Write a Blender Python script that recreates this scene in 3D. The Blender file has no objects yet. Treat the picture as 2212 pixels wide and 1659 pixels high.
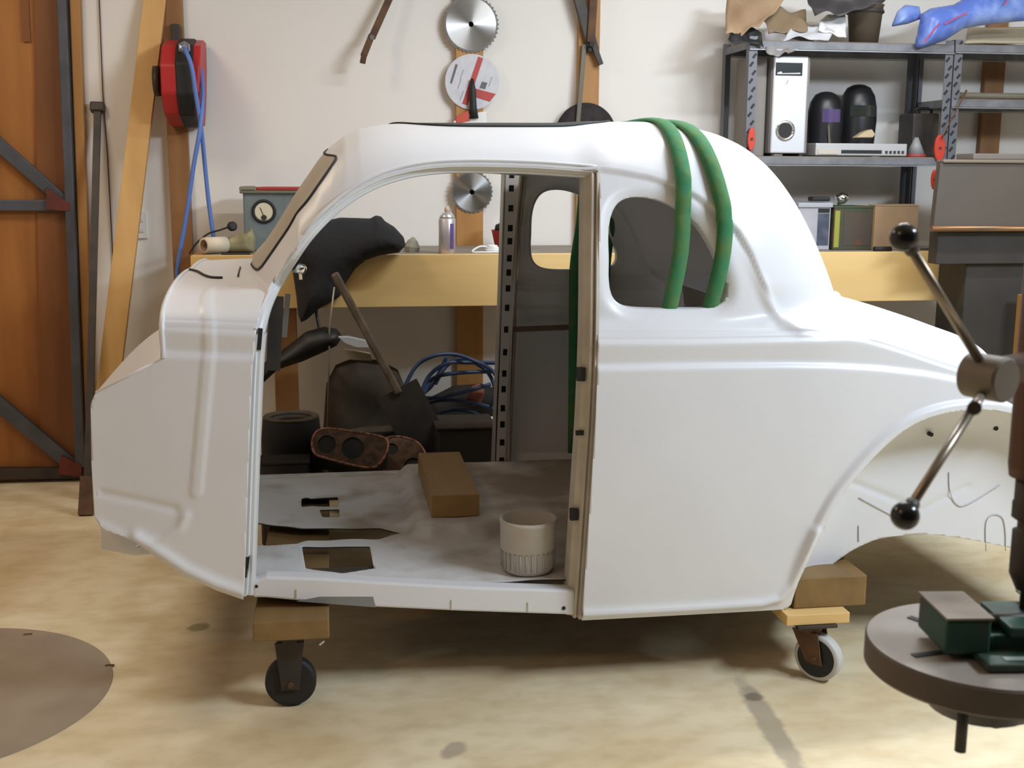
import bpy, bmesh, random
import numpy as np
from math import *
from mathutils import Vector, Matrix
random.seed(5); RNG = np.random.default_rng(5)
SC = bpy.context.scene
COL = SC.collection

# ------------------------------------------------------------------ camera
EYE = np.array([0.0, 0.0, 1.34]); FPX = 2550.0
YAW, PIT, ROL = radians(8.7), radians(10.3), radians(0.3)
fw = np.array([sin(YAW)*cos(PIT), cos(YAW)*cos(PIT), -sin(PIT)])
rt = np.array([cos(YAW), -sin(YAW), 0.0]); up = np.cross(rt, fw)
rt, up = rt*cos(ROL)+up*sin(ROL), up*cos(ROL)-rt*sin(ROL)
cd = bpy.data.cameras.new('camera'); cam = bpy.data.objects.new('camera', cd); COL.objects.link(cam)
cd.sensor_width = 36.0; cd.lens = 36.0*FPX/2212.0
cam.matrix_world = Matrix(((rt[0], up[0], -fw[0], EYE[0]), (rt[1], up[1], -fw[1], EYE[1]), (rt[2], up[2], -fw[2], EYE[2]), (0, 0, 0, 1)))
cd.clip_start = 0.05
cd.dof.use_dof = True; cd.dof.focus_distance = 3.3; cd.dof.aperture_fstop = 9.0
SC.camera = cam

def _d(px, py): return fw + rt*(px-1106)/FPX - up*(py-829.5)/FPX
def PY(px, py, y): v = _d(px, py); return EYE + v*(y-EYE[1])/v[1]
def PZ(px, py, z): v = _d(px, py); return EYE + v*(z-EYE[2])/v[2]

# ------------------------------------------------------------------ world, lights, exposure
SC.view_settings.view_transform = 'Standard'; SC.view_settings.look = 'None'
SC.view_settings.gamma = 1.0; SC.view_settings.use_curve_mapping = False
SC.view_settings.exposure = 0.0
w = bpy.data.worlds.new('room_air'); SC.world = w; w.use_nodes = True
w.node_tree.nodes['Background'].inputs[0].default_value = (1.0, 0.93, 0.86, 1)
w.node_tree.nodes['Background'].inputs[1].default_value = 0.04
def area(name, loc, target, sx, sy, power, col):
    l = bpy.data.lights.new(name, 'AREA'); l.shape = 'RECTANGLE'; l.size = sx; l.size_y = sy
    l.energy = power; l.color = col
    o = bpy.data.objects.new(name, l); COL.objects.link(o); o.location = loc
    o.rotation_euler = (Vector(target)-Vector(loc)).to_track_quat('-Z', 'Y').to_euler()
    return o
area('fluorescent_tube_light', (1.65, 3.55, 2.72), (1.65, 3.55, 0), 1.3, 0.10, 44, (0.94, 0.975, 1.0))
area('front_tube_light', (2.95, 1.2, 2.72), (1.2, 2.9, 0.5), 1.3, 0.20, 98, (0.76, 0.87, 1.0))
area('left_bay_light', (-1.5, 3.5, 2.8), (-1.3, 3.3, 0), 1.2, 0.3, 22, (1.0, 0.85, 0.68))
area('cowl_warm_fill', (-1.5, 0.5, 2.7), (-0.6, 2.6, 0.3), 0.6, 0.3, 8.5, (1.0, 0.56, 0.30))  # unseen warm fill, added only to tint the cowl

# ------------------------------------------------------------------ materials
MATS = {}
def nd(nt, t, **k):
    n = nt.nodes.new(t)
    for a, b in k.items(): setattr(n, a, b)
    return n
def mat(name, c, rough=0.6, metal=0.0, c2=None, scale=6.0, stretch=(1, 1, 1), bump=0.0, detail=5.0, lo=0.35, hi=0.65, spec=0.5, alpha=None, aniso=None, coat=0.0):
    if name in MATS: return MATS[name]
    m = bpy.data.materials.new(name); m.use_nodes = True; nt = m.node_tree
    b = nt.nodes['Principled BSDF']
    b.inputs['Base Color'].default_value = (*c, 1); b.inputs['Roughness'].default_value = rough
    b.inputs['Metallic'].default_value = metal; b.inputs['Specular IOR Level'].default_value = spec
    b.inputs['Coat Weight'].default_value = coat
    if alpha is not None:
        b.inputs['Alpha'].default_value = alpha
    if c2 is not None or bump:
        tc = nd(nt, 'ShaderNodeTexCoord'); mp = nd(nt, 'ShaderNodeMapping'); mp.inputs['Scale'].default_value = stretch
        nt.links.new(tc.outputs['Object'], mp.inputs[0])
        no = nd(nt, 'ShaderNodeTexNoise'); no.inputs['Scale'].default_value = scale; no.inputs['Detail'].default_value = detail
        nt.links.new(mp.outputs[0], no.inputs['Vector'])
        if c2 is not None:
            r = nd(nt, 'ShaderNodeValToRGB')
            r.color_ramp.elements[0].position = lo; r.color_ramp.elements[1].position = hi
            r.color_ramp.elements[0].color = (*c, 1); r.color_ramp.elements[1].color = (*c2, 1)
            nt.links.new(no.outputs[0], r.inputs[0]); nt.links.new(r.outputs[0], b.inputs['Base Color'])
        if bump:
            bm = nd(nt, 'ShaderNodeBump'); bm.inputs['Strength'].default_value = bump; bm.inputs['Distance'].default_value = 0.01
            nt.links.new(no.outputs[0], bm.inputs['Height']); nt.links.new(bm.outputs[0], b.inputs['Normal'])
    MATS[name] = m
    return m
def wood(name, c, c2, axis='z', scale=9.0, rough=0.55):
    s = {'x': (0.12, 1, 1), 'y': (1, 0.12, 1), 'z': (1, 1, 0.12)}[axis]
    return mat(name, c, rough, c2=c2, scale=scale, stretch=s, bump=0.15, lo=0.3, hi=0.7)

M_prim = mat('white_primer', (0.77, 0.775, 0.80), 0.36, c2=(0.735, 0.74, 0.765), scale=3, spec=0.5)
M_jamb = mat('primed_jamb', (0.62, 0.57, 0.50), 0.5, c2=(0.5, 0.45, 0.38), scale=8)
M_jambw = mat('primed_white_flange', (0.76, 0.78, 0.80), 0.4)
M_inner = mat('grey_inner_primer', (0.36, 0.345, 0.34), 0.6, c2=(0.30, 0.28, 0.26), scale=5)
M_floorpan = mat('dusty_floor_pan', (0.74, 0.74, 0.735), 0.65, c2=(0.38, 0.33, 0.265), scale=5, lo=0.42, hi=0.68)
def dusty(m):
    nt = m.node_tree; r = next(n for n in nt.nodes if n.type == 'VALTORGB'); no = next(n for n in nt.nodes if n.type == 'TEX_NOISE'); tc = next(n for n in nt.nodes if n.type == 'TEX_COORD')
    sp = nd(nt, 'ShaderNodeSeparateXYZ'); nt.links.new(tc.outputs['Object'], sp.inputs[0])
    a = nd(nt, 'ShaderNodeMath', operation='MULTIPLY_ADD'); a.inputs[1].default_value = .30; a.inputs[2].default_value = .10; nt.links.new(sp.outputs[0], a.inputs[0])
    b = nd(nt, 'ShaderNodeMath', operation='ADD'); nt.links.new(a.outputs[0], b.inputs[0]); nt.links.new(no.outputs[0], b.inputs[1]); nt.links.new(b.outputs[0], r.inputs[0])
dusty(M_floorpan)
M_black = mat('black_rubber', (0.012, 0.012, 0.013), 0.6)
M_dark = mat('dark_steel', (0.035, 0.032, 0.03), 0.55, metal=0.2, c2=(0.06, 0.045, 0.035), scale=14)
M_white = mat('white_plastic', (0.80, 0.79, 0.77), 0.4)
M_steel = mat('bright_steel', (0.55, 0.55, 0.55), 0.28, metal=1.0)
M_chrome = mat('chrome', (0.85, 0.85, 0.87), 0.12, metal=1.0)
M_wall = mat('wall_paint', (0.80, 0.76, 0.71), 0.85, c2=(0.76, 0.73, 0.685), scale=1.2)
M_pine = wood('pale_pine', (0.82, 0.58, 0.25), (0.73, 0.48, 0.185), 'x', 10)
M_pinez = wood('pale_pine_upright', (0.70, 0.43, 0.16), (0.57, 0.32, 0.105), 'z', 10)
M_stud = wood('orange_stud_timber', (0.47, 0.235, 0.068), (0.35, 0.16, 0.044), 'z', 12)
M_block = wood('treated_timber', (0.27, 0.165, 0.06), (0.19, 0.11, 0.037), 'y', 12)
M_galv = mat('grey_shelf_steel', (0.16, 0.16, 0.17), 0.5, metal=0.3, c2=(0.22, 0.22, 0.23), scale=20)
M_green = mat('green_sling', (0.035, 0.20, 0.085), 0.85, c2=(0.10, 0.20, 0.06), scale=26, bump=0.3, lo=0.4, hi=0.72)
M_gpaint = mat('dark_green_paint', (0.012, 0.065, 0.045), 0.45, c2=(0.06, 0.045, 0.03), scale=11, lo=0.5, hi=0.72)
M_card = mat('brown_cardboard', (0.40, 0.27, 0.16), 0.85, c2=(0.34, 0.22, 0.13), scale=6)
M_red = mat('red_plastic', (0.42, 0.018, 0.02), 0.42)
M_hose = mat('blue_hose', (0.10, 0.19, 0.52), 0.5)
M_cast = mat('cast_iron', (0.12, 0.10, 0.088), 0.55, metal=0.3, c2=(0.09, 0.07, 0.055), scale=9)
M_rust = mat('rusty_steel', (0.07, 0.035, 0.018), 0.75, c2=(0.14, 0.065, 0.025), scale=18)
M_cloth = mat('black_cloth', (0.017, 0.017, 0.019), 0.95, bump=0.4, scale=40)

# ------------------------------------------------------------------ geometry helpers
def np3(p): return np.array(p, float)
class MB:
    def __init__(s): s.v = []; s.f = []; s.smooth = []
    def add(s, vs, fs, smooth=False):
        n = len(s.v); s.v += [tuple(map(float, p)) for p in vs]
        s.f += [[i+n for i in f] for f in fs]; s.smooth += [smooth]*len(fs)
        return s
    def box(s, a, b, R=None, o=None):
        (x0, y0, z0), (x1, y1, z1) = a, b
        P = [(x0, y0, z0), (x1, y0, z0), (x1, y1, z0), (x0, y1, z0), (x0, y0, z1), (x1, y0, z1), (x1, y1, z1), (x0, y1, z1)]
        if R is not None:
            o = np3(o); P = [o+R@(np3(p)) for p in P]
        return s.add(P, [(0, 3, 2, 1), (4, 5, 6, 7), (0, 1, 5, 4), (1, 2, 6, 5), (2, 3, 7, 6), (3, 0, 4, 7)])
    def bar(s, p0, p1, w, t, side=(0, 1, 0)):        # rectangular bar, w across, t along `side`
        p0, p1 = np3(p0), np3(p1); d = p1-p0; L = np.linalg.norm(d); d /= L
        sd = np3(side); sd = sd-d*(sd@d); sd /= np.linalg.norm(sd); c = np.cross(d, sd)
        P = [p+c*a*w/2+sd*b*t/2 for p in (p0, p1) for a, b in ((-1, -1), (1, -1), (1, 1), (-1, 1))]
        return s.add(P, [(3, 2, 1, 0), (4, 5, 6, 7), (0, 1, 5, 4), (1, 2, 6, 5), (2, 3, 7, 6), (3, 0, 4, 7)])
    def tube(s, path, r, n=12, cap=True, closed=False):
        path = [np3(p) for p in path]; N = len(path)
        rs = r if hasattr(r, '__len__') else [r]*N
        vs = []; ref = None
        for i, p in enumerate(path):
            a = path[(i-1) % N] if (closed or i > 0) else path[0]
            b = path[(i+1) % N] if (closed or i < N-1) else path[-1]
            t = b-a; t /= (np.linalg.norm(t)+1e-12)
            if ref is None:
                ref = np.cross(t, (0, 0, 1) if abs(t[2]) < .9 else (1, 0, 0))
            ref = ref-t*(ref@t); ref /= np.linalg.norm(ref); q = np.cross(t, ref)
            vs += [p+rs[i]*(ref*cos(k*2*pi/n)+q*sin(k*2*pi/n)) for k in range(n)]
        fs = []
        for i in range(N if closed else N-1):
            j = (i+1) % N
            fs += [(i*n+k, i*n+(k+1) % n, j*n+(k+1) % n, j*n+k) for k in range(n)]
        s.add(vs, fs, True)
        if cap and not closed:
            m = len(s.v)-len(vs)
            s.f.append([m+k for k in range(n)][::-1]); s.f.append([m+(N-1)*n+k for k in range(n)]); s.smooth += [False, False]
        return s
    def cyl(s, p0, p1, r0, r1=None, n=28):
        return s.tube([p0, p1], [r0, r0 if r1 is None else r1], n)
    def lathe(s, prof, o, axis=(0, 0, 1), n=32, smooth=True, cap=True):   # prof: (radius, height)
        o = np3(o); a = np3(axis); a /= np.linalg.norm(a)
        e = np.cross(a, (1, 0, 0) if abs(a[0]) < .9 else (0, 1, 0)); e /= np.linalg.norm(e); g = np.cross(a, e)
        vs = [o+a*h+r*(e*cos(k*2*pi/n)+g*sin(k*2*pi/n)) for r, h in prof for k in range(n)]
        fs = [(i*n+k, i*n+(k+1) % n, (i+1)*n+(k+1) % n, (i+1)*n+k) for i in range(len(prof)-1) for k in range(n)]
        s.add(vs, fs, smooth)
        if cap:
            m = len(s.v)-len(vs)
            if prof[0][0] > 1e-4: s.f.append([m+k for k in range(n)][::-1]); s.smooth.append(False)
            if prof[-1][0] > 1e-4: s.f.append([m+(len(prof)-1)*n+k for k in range(n)]); s.smooth.append(False)
        return s
    def ball(s, o, r, n=20):
        return s.lathe([(max(r*sin(pi*i/12), 1e-5), -r*cos(pi*i/12)) for i in range(13)], o, n=n)
    def prism(s, poly, vec):                      # extrude a planar 3D polygon along vec
        n = len(poly); vec = np3(vec)
        P = [np3(p) for p in poly]; P += [p+vec for p in P]
        s.add(P, [list(range(n)), list(range(2*n-1, n-1, -1))]+[(i, n+i, n+(i+1) % n, (i+1) % n) for i in range(n)])
        return s
    def grid(s, G, smooth=True, closed_u=False):  # G[i][j] points
        a, b = len(G), len(G[0]); vs = [p for r in G for p in r]
        fs = [(i*b+j, i*b+(j+1), ((i+1) % a)*b+j+1, ((i+1) % a)*b+j) for i in range(a if closed_u else a-1) for j in range(b-1)]
        return s.add(vs, fs, smooth)
    def build(s, name, m, parent=None, bevel=0.0, solid=0.0, off=-1.0, recalc=True, subsurf=0):
        me = bpy.data.meshes.new(name)
        root = parent
        while root is not None and root.parent is not None: root = root.parent
        o0 = np.array(root.location) if root is not None else np.zeros(3)
        V = np.array(s.v)
        me.from_pydata([tuple(p-o0) for p in V], [], s.f)
        me.polygons.foreach_set('use_smooth', s.smooth)
        me.materials.append(m)
        if recalc:
            b = bmesh.new(); b.from_mesh(me); bmesh.ops.recalc_face_normals(b, faces=b.faces); b.to_mesh(me); b.free()
        me.update()
        o = bpy.data.objects.new(name, me); COL.objects.link(o)
        if parent is not None: o.parent = parent
        if solid:
            q = o.modifiers.new('thick', 'SOLIDIFY'); q.thickness = solid; q.offset = off
        if bevel:
            q = o.modifiers.new('bev', 'BEVEL'); q.width = bevel; q.segments = 2; q.limit_method = 'ANGLE'
        if subsurf:
            q = o.modifiers.new('sub', 'SUBSURF'); q.levels = q.render_levels = subsurf
        return o
def tag(o, label, cat, group=None):
    o['label'] = label; o['category'] = cat
    if group: o['group'] = group
    return o
def thing(name, label, cat, loc=(0, 0, 0), group=None):
    o = bpy.data.objects.new(name, None); COL.objects.link(o); o.location = tuple(map(float, loc)); o.empty_display_size = .05
    return tag(o, label, cat, group)
def struct(o): o['kind'] = 'structure'; return o
def box_obj(name, m, a, b, parent=None, bevel=0.0): return MB().box(a, b).build(name, m, parent, bevel)
def smooth_path(pts, n=8, closed=False):          # Catmull-Rom
    P = [np3(p) for p in pts]; N = len(P); out = []
    for i in range(N if closed else N-1):
        g = (lambda k: P[k % N]) if closed else (lambda k: P[min(max(k, 0), N-1)])
        a, b, c, d = g(i-1), g(i), g(i+1), g(i+2)
        for k in range(n):
            t = k/n; out.append(.5*((2*b)+(-a+c)*t+(2*a-5*b+4*c-d)*t*t+(-a+3*b-3*c+d)*t**3))
    if not closed: out.append(P[-1])
    return out
def poly_sdf(P, Q):                                # + inside polygon Q (n,2) for points P (m,2)
    P = np.asarray(P, float); Q = np.asarray(Q, float); d = np.full(len(P), 1e9); ins = np.zeros(len(P), bool)
    for i in range(len(Q)):
        a, b = Q[i], Q[(i+1) % len(Q)]; e = b-a
        if e@e < 1e-14: continue
        t = np.clip(((P-a)@e)/(e@e), 0, 1); d = np.minimum(d, np.hypot(*(P-a-t[:, None]*e).T))
        c = (a[1] > P[:, 1]) != (b[1] > P[:, 1])
        with np.errstate(divide='ignore', invalid='ignore'):
            xi = a[0]+(P[:, 1]-a[1])/(b[1]-a[1])*e[0] if abs(e[1]) > 1e-12 else np.full(len(P), -1e9)
        ins ^= c & (P[:, 0] < xi)
    return np.where(ins, d, -d)
def line_dist(P, Q):                               # distance to open polyline and signed side (left of direction +)
    P = np.asarray(P, float); Q = np.asarray(Q, float); best = np.full(len(P), 1e9); sg = np.zeros(len(P)); tt = np.zeros(len(P))
    for i in range(len(Q)-1):
        a, b = Q[i], Q[i+1]; e = b-a; t = np.clip(((P-a)@e)/(e@e), 0, 1); v = P-a-t[:, None]*e; d = np.hypot(*v.T)
        k = d < best; best[k] = d[k]; sg[k] = np.sign(e[0]*(P[k, 1]-a[1])-e[1]*(P[k, 0]-a[0])); tt[k] = i+t[k]
    return best, sg, tt/(len(Q)-1)
def clip(V, Fs, val):                              # keep val>=0; V (n,3) list -> arrays
    V = [np3(p) for p in V]; s = np.asarray(val); s = np.where(np.abs(s) < 1e-6, 1e-6, s); cut = {}; out = []
    pos = s > 0
    sl = list(s)
    for f in Fs:
        k = [pos[i] for i in f]
        if all(k): out.append(list(f)); continue
        if not any(k): continue
        nf = []
        for a, b in zip(f, list(f[1:])+[f[0]]):
            if pos[a]: nf.append(a)
            if pos[a] != pos[b]:
                key = (min(a, b), max(a, b))
                if key not in cut:
                    t = s[a]/(s[a]-s[b]); cut[key] = len(V); V.append(V[a]+(V[b]-V[a])*t)
                nf.append(cut[key])
        if len(nf) > 2: out.append(nf)
    used = sorted({i for f in out for i in f}); mp = {j: i for i, j in enumerate(used)}
    return np.array([V[i] for i in used]), [[mp[i] for i in f] for f in out]
def blob(name, m, outline, y0, T, parent=None, R=0.03, amp=0.006, fr=40, step=0.008, back=0.3, seed=0):
    """soft stuffed or folded thing: outline in (x,z), bulging towards the room by T from y0"""
    Q = np.array(outline); lo, hi = Q.min(0)-step, Q.max(0)+step
    nx, nz = int((hi[0]-lo[0])/step)+2, int((hi[1]-lo[1])/step)+2
    X, Z = np.meshgrid(np.linspace(lo[0], hi[0], nx), np.linspace(lo[1], hi[1], nz), indexing='ij')
    V = np.stack([X.ravel(), np.zeros(X.size), Z.ravel()], 1)
    Fs = [(i*nz+j, (i+1)*nz+j, (i+1)*nz+j+1, i*nz+j+1) for i in range(nx-1) for j in range(nz-1)]
    V, Fs = clip(V, Fs, poly_sdf(V[:, [0, 2]], Q))
    sd = np.maximum(poly_sdf(V[:, [0, 2]], Q), 0)
    k = np.sqrt(np.clip(1-(1-np.minimum(sd/R, 1))**2, 0, 1))
    r = np.random.default_rng(seed); nz_ = np.zeros(len(V))
    for _ in range(7):
        a = r.uniform(0, pi); q = fr*r.uniform(.4, 1.6); nz_ += np.sin((V[:, 0]*cos(a)+V[:, 2]*sin(a))*q+r.uniform(0, 6))/3
    A = V.copy(); A[:, 1] = y0-k*(T+amp*nz_); B = V.copy(); B[:, 1] = y0+k*T*back
    n = len(V); mb = MB(); mb.add(A, Fs, True); mb.add(B, [f[::-1] for f in Fs], True)
    b = mb.build(name, m, parent)
    bm = bmesh.new(); bm.from_mesh(b.data); bmesh.ops.remove_doubles(bm, verts=bm.verts, dist=1e-5); bmesh.ops.recalc_face_normals(bm, faces=bm.faces); bm.to_mesh(b.data); bm.free()
    return b
def pxz(pts, y): return [tuple(PY(px, py, y)[[0, 2]]) for px, py in pts]
def circ3(a, b, c):
    ax, ay, bx, by, cx, cy = *a[:2], *b[:2], *c[:2]; d = 2*(ax*(by-cy)+bx*(cy-ay)+cx*(ay-by))
    ux = ((ax*ax+ay*ay)*(by-cy)+(bx*bx+by*by)*(cy-ay)+(cx*cx+cy*cy)*(ay-by))/d
    uy = ((ax*ax+ay*ay)*(cx-bx)+(bx*bx+by*by)*(ax-cx)+(cx*cx+cy*cy)*(bx-ax))/d
    return ux, uy, hypot(ax-ux, ay-uy)

# ------------------------------------------------------------------ the room
YW = 5.25
def floor_material():
    m = bpy.data.materials.new('sealed_concrete'); m.use_nodes = True; nt = m.node_tree; b = nt.nodes['Principled BSDF']
    tc = nd(nt, 'ShaderNodeTexCoord')
    def noise(sc, det, st=(1, 1, 1)):
        mp = nd(nt, 'ShaderNodeMapping'); mp.inputs['Scale'].default_value = st; nt.links.new(tc.outputs['Object'], mp.inputs[0])
        n = nd(nt, 'ShaderNodeTexNoise'); n.inputs['Scale'].default_value = sc; n.inputs['Detail'].default_value = det; nt.links.new(mp.outputs[0], n.inputs[0]); return n
    def ramp(src, c0, c1, p0, p1):
        r = nd(nt, 'ShaderNodeValToRGB'); r.color_ramp.elements[0].position = p0; r.color_ramp.elements[1].position = p1
        r.color_ramp.elements[0].color = (*c0, 1); r.color_ramp.elements[1].color = (*c1, 1); nt.links.new(src, r.inputs[0]); return r
    r1 = ramp(noise(2.9, 9, (.8, 1.1, 1)).outputs[0], (0.68, 0.54, 0.325), (0.86, 0.76, 0.54), .32, .68)
    r2 = ramp(noise(15, 7, (.75, 1.15, 1)).outputs[0], (0.88, 0.85, 0.79), (1, 1, 1), .36, .56)
    mx = nd(nt, 'ShaderNodeMixRGB', blend_type='MULTIPLY'); mx.inputs[0].default_value = .8
    nt.links.new(r1.outputs[0], mx.inputs[1]); nt.links.new(r2.outputs[0], mx.inputs[2]); last = mx.outputs[0]
    geo = nd(nt, 'ShaderNodeSeparateXYZ'); nt.links.new(tc.outputs['Object'], geo.inputs[0])
    def stain(p0, p1, wid, col, amt):         # a worn streak between two floor points
        nonlocal last
        p0, p1 = np3(p0), np3(p1); d = (p1-p0)[:2]; L = hypot(*d); d /= L
        def lin(ax, ay, c):
            a = nd(nt, 'ShaderNodeMath', operation='MULTIPLY_ADD'); a.inputs[1].default_value = ax; a.inputs[2].default_value = c; nt.links.new(geo.outputs[0], a.inputs[0])
            e = nd(nt, 'ShaderNodeMath', operation='MULTIPLY_ADD'); e.inputs[1].default_value = ay; nt.links.new(geo.outputs[1], e.inputs[0]); nt.links.new(a.outputs[0], e.inputs[2]); return e
        q = (p0+p1)/2
        u_ = lin(d[0]/(L/2), d[1]/(L/2), -(q[0]*d[0]+q[1]*d[1])/(L/2)); v_ = lin(-d[1]/wid, d[0]/wid, (q[0]*d[1]-q[1]*d[0])/wid)
        cb = nd(nt, 'ShaderNodeCombineXYZ'); nt.links.new(u_.outputs[0], cb.inputs[0]); nt.links.new(v_.outputs[0], cb.inputs[1])
        sep = nd(nt, 'ShaderNodeVectorMath', operation='LENGTH'); nt.links.new(cb.outputs[0], sep.inputs[0])
        ns = noise(22, 4); ad = nd(nt, 'ShaderNodeMath', operation='MULTIPLY_ADD'); ad.inputs[1].default_value = .8; nt.links.new(ns.outputs[0], ad.inputs[0]); nt.links.new(sep.outputs['Value'], ad.inputs[2])
        rr = ramp(ad.outputs[0], (amt, amt, amt), (0, 0, 0), .95, 1.0); rr.color_ramp.elements[0].position = .75
        sc = nd(nt, 'ShaderNodeMath', operation='MULTIPLY'); sc.inputs[1].default_value = 1/1.45; nt.links.new(ad.outputs[0], sc.inputs[0]); nt.links.new(sc.outputs[0], rr.inputs[0])
        x = nd(nt, 'ShaderNodeMixRGB'); nt.links.new(rr.outputs[0], x.inputs[0]); nt.links.new(last, x.inputs[1]); x.inputs[2].default_value = (*col, 1); last = x.outputs[0]
    stain(PZ(1590, 1450, 0), PZ(1760, 1720, 0), .035, (0.36, 0.31, 0.235), .75)
    stain(PZ(1610, 1500, 0), PZ(1650, 1512, 0), .03, (0.16, 0.12, 0.09), .7)
    stain(PZ(410, 1365, 0), PZ(450, 1345, 0), .035, (0.24, 0.21, 0.10), .75)
    stain(PZ(960, 1640, 0), PZ(1000, 1600, 0), .03, (0.30, 0.25, 0.2), .6)
    nt.links.new(last, b.inputs['Base Color'])
    b.inputs['Roughness'].default_value = .55; b.inputs['Specular IOR Level'].default_value = .35
    return m
struct(box_obj('floor', floor_material(), (-3.6, -1.2, -.1), (4.6, YW+.15, 0)))
struct(box_obj('wall_back', M_wall, (-3.6, YW, 0), (4.6, YW+.12, 3.0)))
struct(box_obj('wall_left', M_wall, (-3.72, -1.2, 0), (-3.6, YW+.12, 3.0)))
struct(box_obj('wall_right', M_wall, (4.6, -1.2, 0), (4.72, YW+.12, 3.0)))
struct(box_obj('ceiling', mat('ceiling_paint', (.7, .68, .64), .9), (-3.72, -1.2, 3.0), (4.72, YW+.12, 3.1)))

def batten(name, px0, px1, y, z0, z1, m=M_stud, py=250, t=.035):
    x0, x1 = PY(px0, py, y-t)[0], PY(px1, py, y-t)[0]
    return struct(box_obj(name, m, (x0, y-t, z0), (x1, y-.0005, z1), bevel=.002))
M_stud2 = wood('brown_stud_timber', (0.33, 0.16, 0.055), (0.22, 0.10, 0.035), 'z', 12)
batten('trim_1', 359, 404, YW, 0, 3.0, M_stud2, py=250)
batten('trim_2', 985, 1044, YW, 0, 3.0)
batten('trim_3', 1248, 1293, YW, 0, 3.0)
batten('trim_4', 2122, 2164, YW, 0, 3.0, M_stud2)

# the big side door at the left: boards behind a welded steel frame
M_door = wood('orange_stained_ply', (0.42, 0.165, 0.034), (0.24, 0.08, 0.016), 'z', 7)
M_doord = wood('darker_door_strip', (0.24, 0.085, 0.02), (0.15, 0.05, 0.012), 'z', 9)
M_frame = mat('blue_grey_steel', (0.10, 0.105, 0.13), 0.5, metal=.3, c2=(0.07, 0.075, 0.09), scale=8)
M_redox = mat('red_oxide', (0.16, 0.03, 0.018), 0.7, c2=(0.09, 0.02, 0.015), scale=16)
YD = YW-.03
door = struct(thing('door_1', 'tall orange timber door with welded steel frame', 'door', (-1.5, YD, 0)))
del door['label']; del door['category']
def quad_board(mb, pts, y, t):
    P = [PY(px, py, y) for px, py in pts]
    for p in P: p[2] = max(p[2], 0.004)
    mb.prism(P, (0, t, 0))
m = MB(); x1 = PY(150, 500, YD)[0]
m.box((-2.3, YD, .004), (x1, YD+.03-.001, 2.9)); m.build('door_panel', M_door, door)
m = MB(); quad_board(m, [(72, -60), (128, -60), (170, 1010), (88, 1010)], YD-.012, .012); m.build('edge_board', M_doord, door, bevel=.002)
m = MB(); quad_board(m, [(45, -60), (58, -60), (66, 90), (50, 90)], YD-.012, .012); m.build('batten_strip', M_doord, door)
m = MB(); quad_board(m, [(120, -60), (140, -60), (183, 1010), (163, 1010)], YD-.055, .04); m.build('stile', M_frame, door, bevel=.003)
m = MB(); quad_board(m, [(-200, 432), (150, 432), (152, 456), (-200, 454)], YD-.045, .04); m.build('mid_rail', M_frame, door, bevel=.003)
m = MB(); quad_board(m, [(-200, 1014), (175, 1012), (175, 1034), (-200, 1039)], YD-.045, .04); m.build('bottom_rail', M_dark, door, bevel=.003)
for p in ([(-120, 190), (-120, 232), (135, 450), (150, 430)], [(-120, 755), (-120, 800), (150, 1020), (170, 1000)]):
    m = MB(); quad_board(m, p, YD-.042, .03); m.build('brace', M_frame, door, bevel=.003)
for p in ([(100, 405), (150, 440), (150, 456), (100, 452)], [(132, 985), (176, 1005), (176, 1030), (125, 1025)]):
    m = MB(); quad_board(m, p, YD-.058, .012); m.build('corner_gusset', M_redox, door)
jb = MB(); quad_board(jb, [(148, -60), (170, -60), (206, 1030), (188, 1030)], YW-.05, .049)
struct(jb.build('trim_5', M_stud, None, bevel=.003))

# steel bar leaning on the wall
p0, p1 = PZ(188, 1112, .0), PY(211, 236, YW-.03)
t = thing('steel_bar', 'dark steel bar with a square head leaning on white wall beside the door', 'bar', p0)
MB().bar(p0+np3((0, 0, .004)), p1, .027, .02).build('shaft', M_dark, t)
d = (p1-p0)/np.linalg.norm(p1-p0); MB().bar(p1-d*.012, p1+d*.028, .058, .04).build('bar_head', M_dark, t, bevel=.006)
MB().bar(p0+np3((-.002, -.014, .002)), p0+d*.15, .056, .028).build('bar_foot', M_rust, t, .003)
# leaning plank
a, b_ = PY(328, 60, YW-.045), PY(246, 740, YW-.26)
dv = (b_-a)/(b_-a)[2]; top = a+dv*(2.08-a[2]); bot = a+dv*(0.006-a[2])
tag(MB().bar(bot, top, .088, .035).build('leaning_plank', M_pinez, None, bevel=.002), 'long pale pine plank leaning against the wall beside red hose reel', 'plank')
tag(MB().tube([PY(213, -30, YW-.008), PY(222, 200, YW-.01), PY(232, 330, YW-.006), PY(246, 600, YW-.006), PY(246, 600, YW-.006)-np3((0, 0, .7))], .0028, 6).build('hanging_cord', M_rust), 'thin brown cord hanging down the white wall behind the steel bar', 'cord')
t = thing('power_socket', 'white twin-switch power socket low on wall beside the leaning plank', 'socket', PY(306, 485, YW))
a, b_ = PY(290, 515, YW), PY(318, 456, YW)
box_obj('face_plate', M_white, (a[0], YW-.012, a[2]), (b_[0], YW-.0005, b_[2]), t, .003)
for q in (.30, .68): 
    z = a[2]+(b_[2]-a[2])*q; box_obj('rocker_switch', mat('switch_white', (.7, .69, .68), .4), (b_[0]-.035, YW-.017, z-.008), (b_[0]-.015, YW-.0121, z+.008), t, .002)

# red hose reel
yR = YW-.30
t = thing('hose_reel', 'red wall-mounted air hose reel with black centre band and blue hose', 'hose reel', PY(395, 170, YW))
def rib(pts, y0, y1, name, m, bev=.006):
    P = [PY(px, py, yR) for px, py in pts]
    mb = MB(); mb.prism([(p[0], y0, p[2]) for p in P], (0, y1-y0, 0)); return mb.build(name, m, t, bev)
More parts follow.
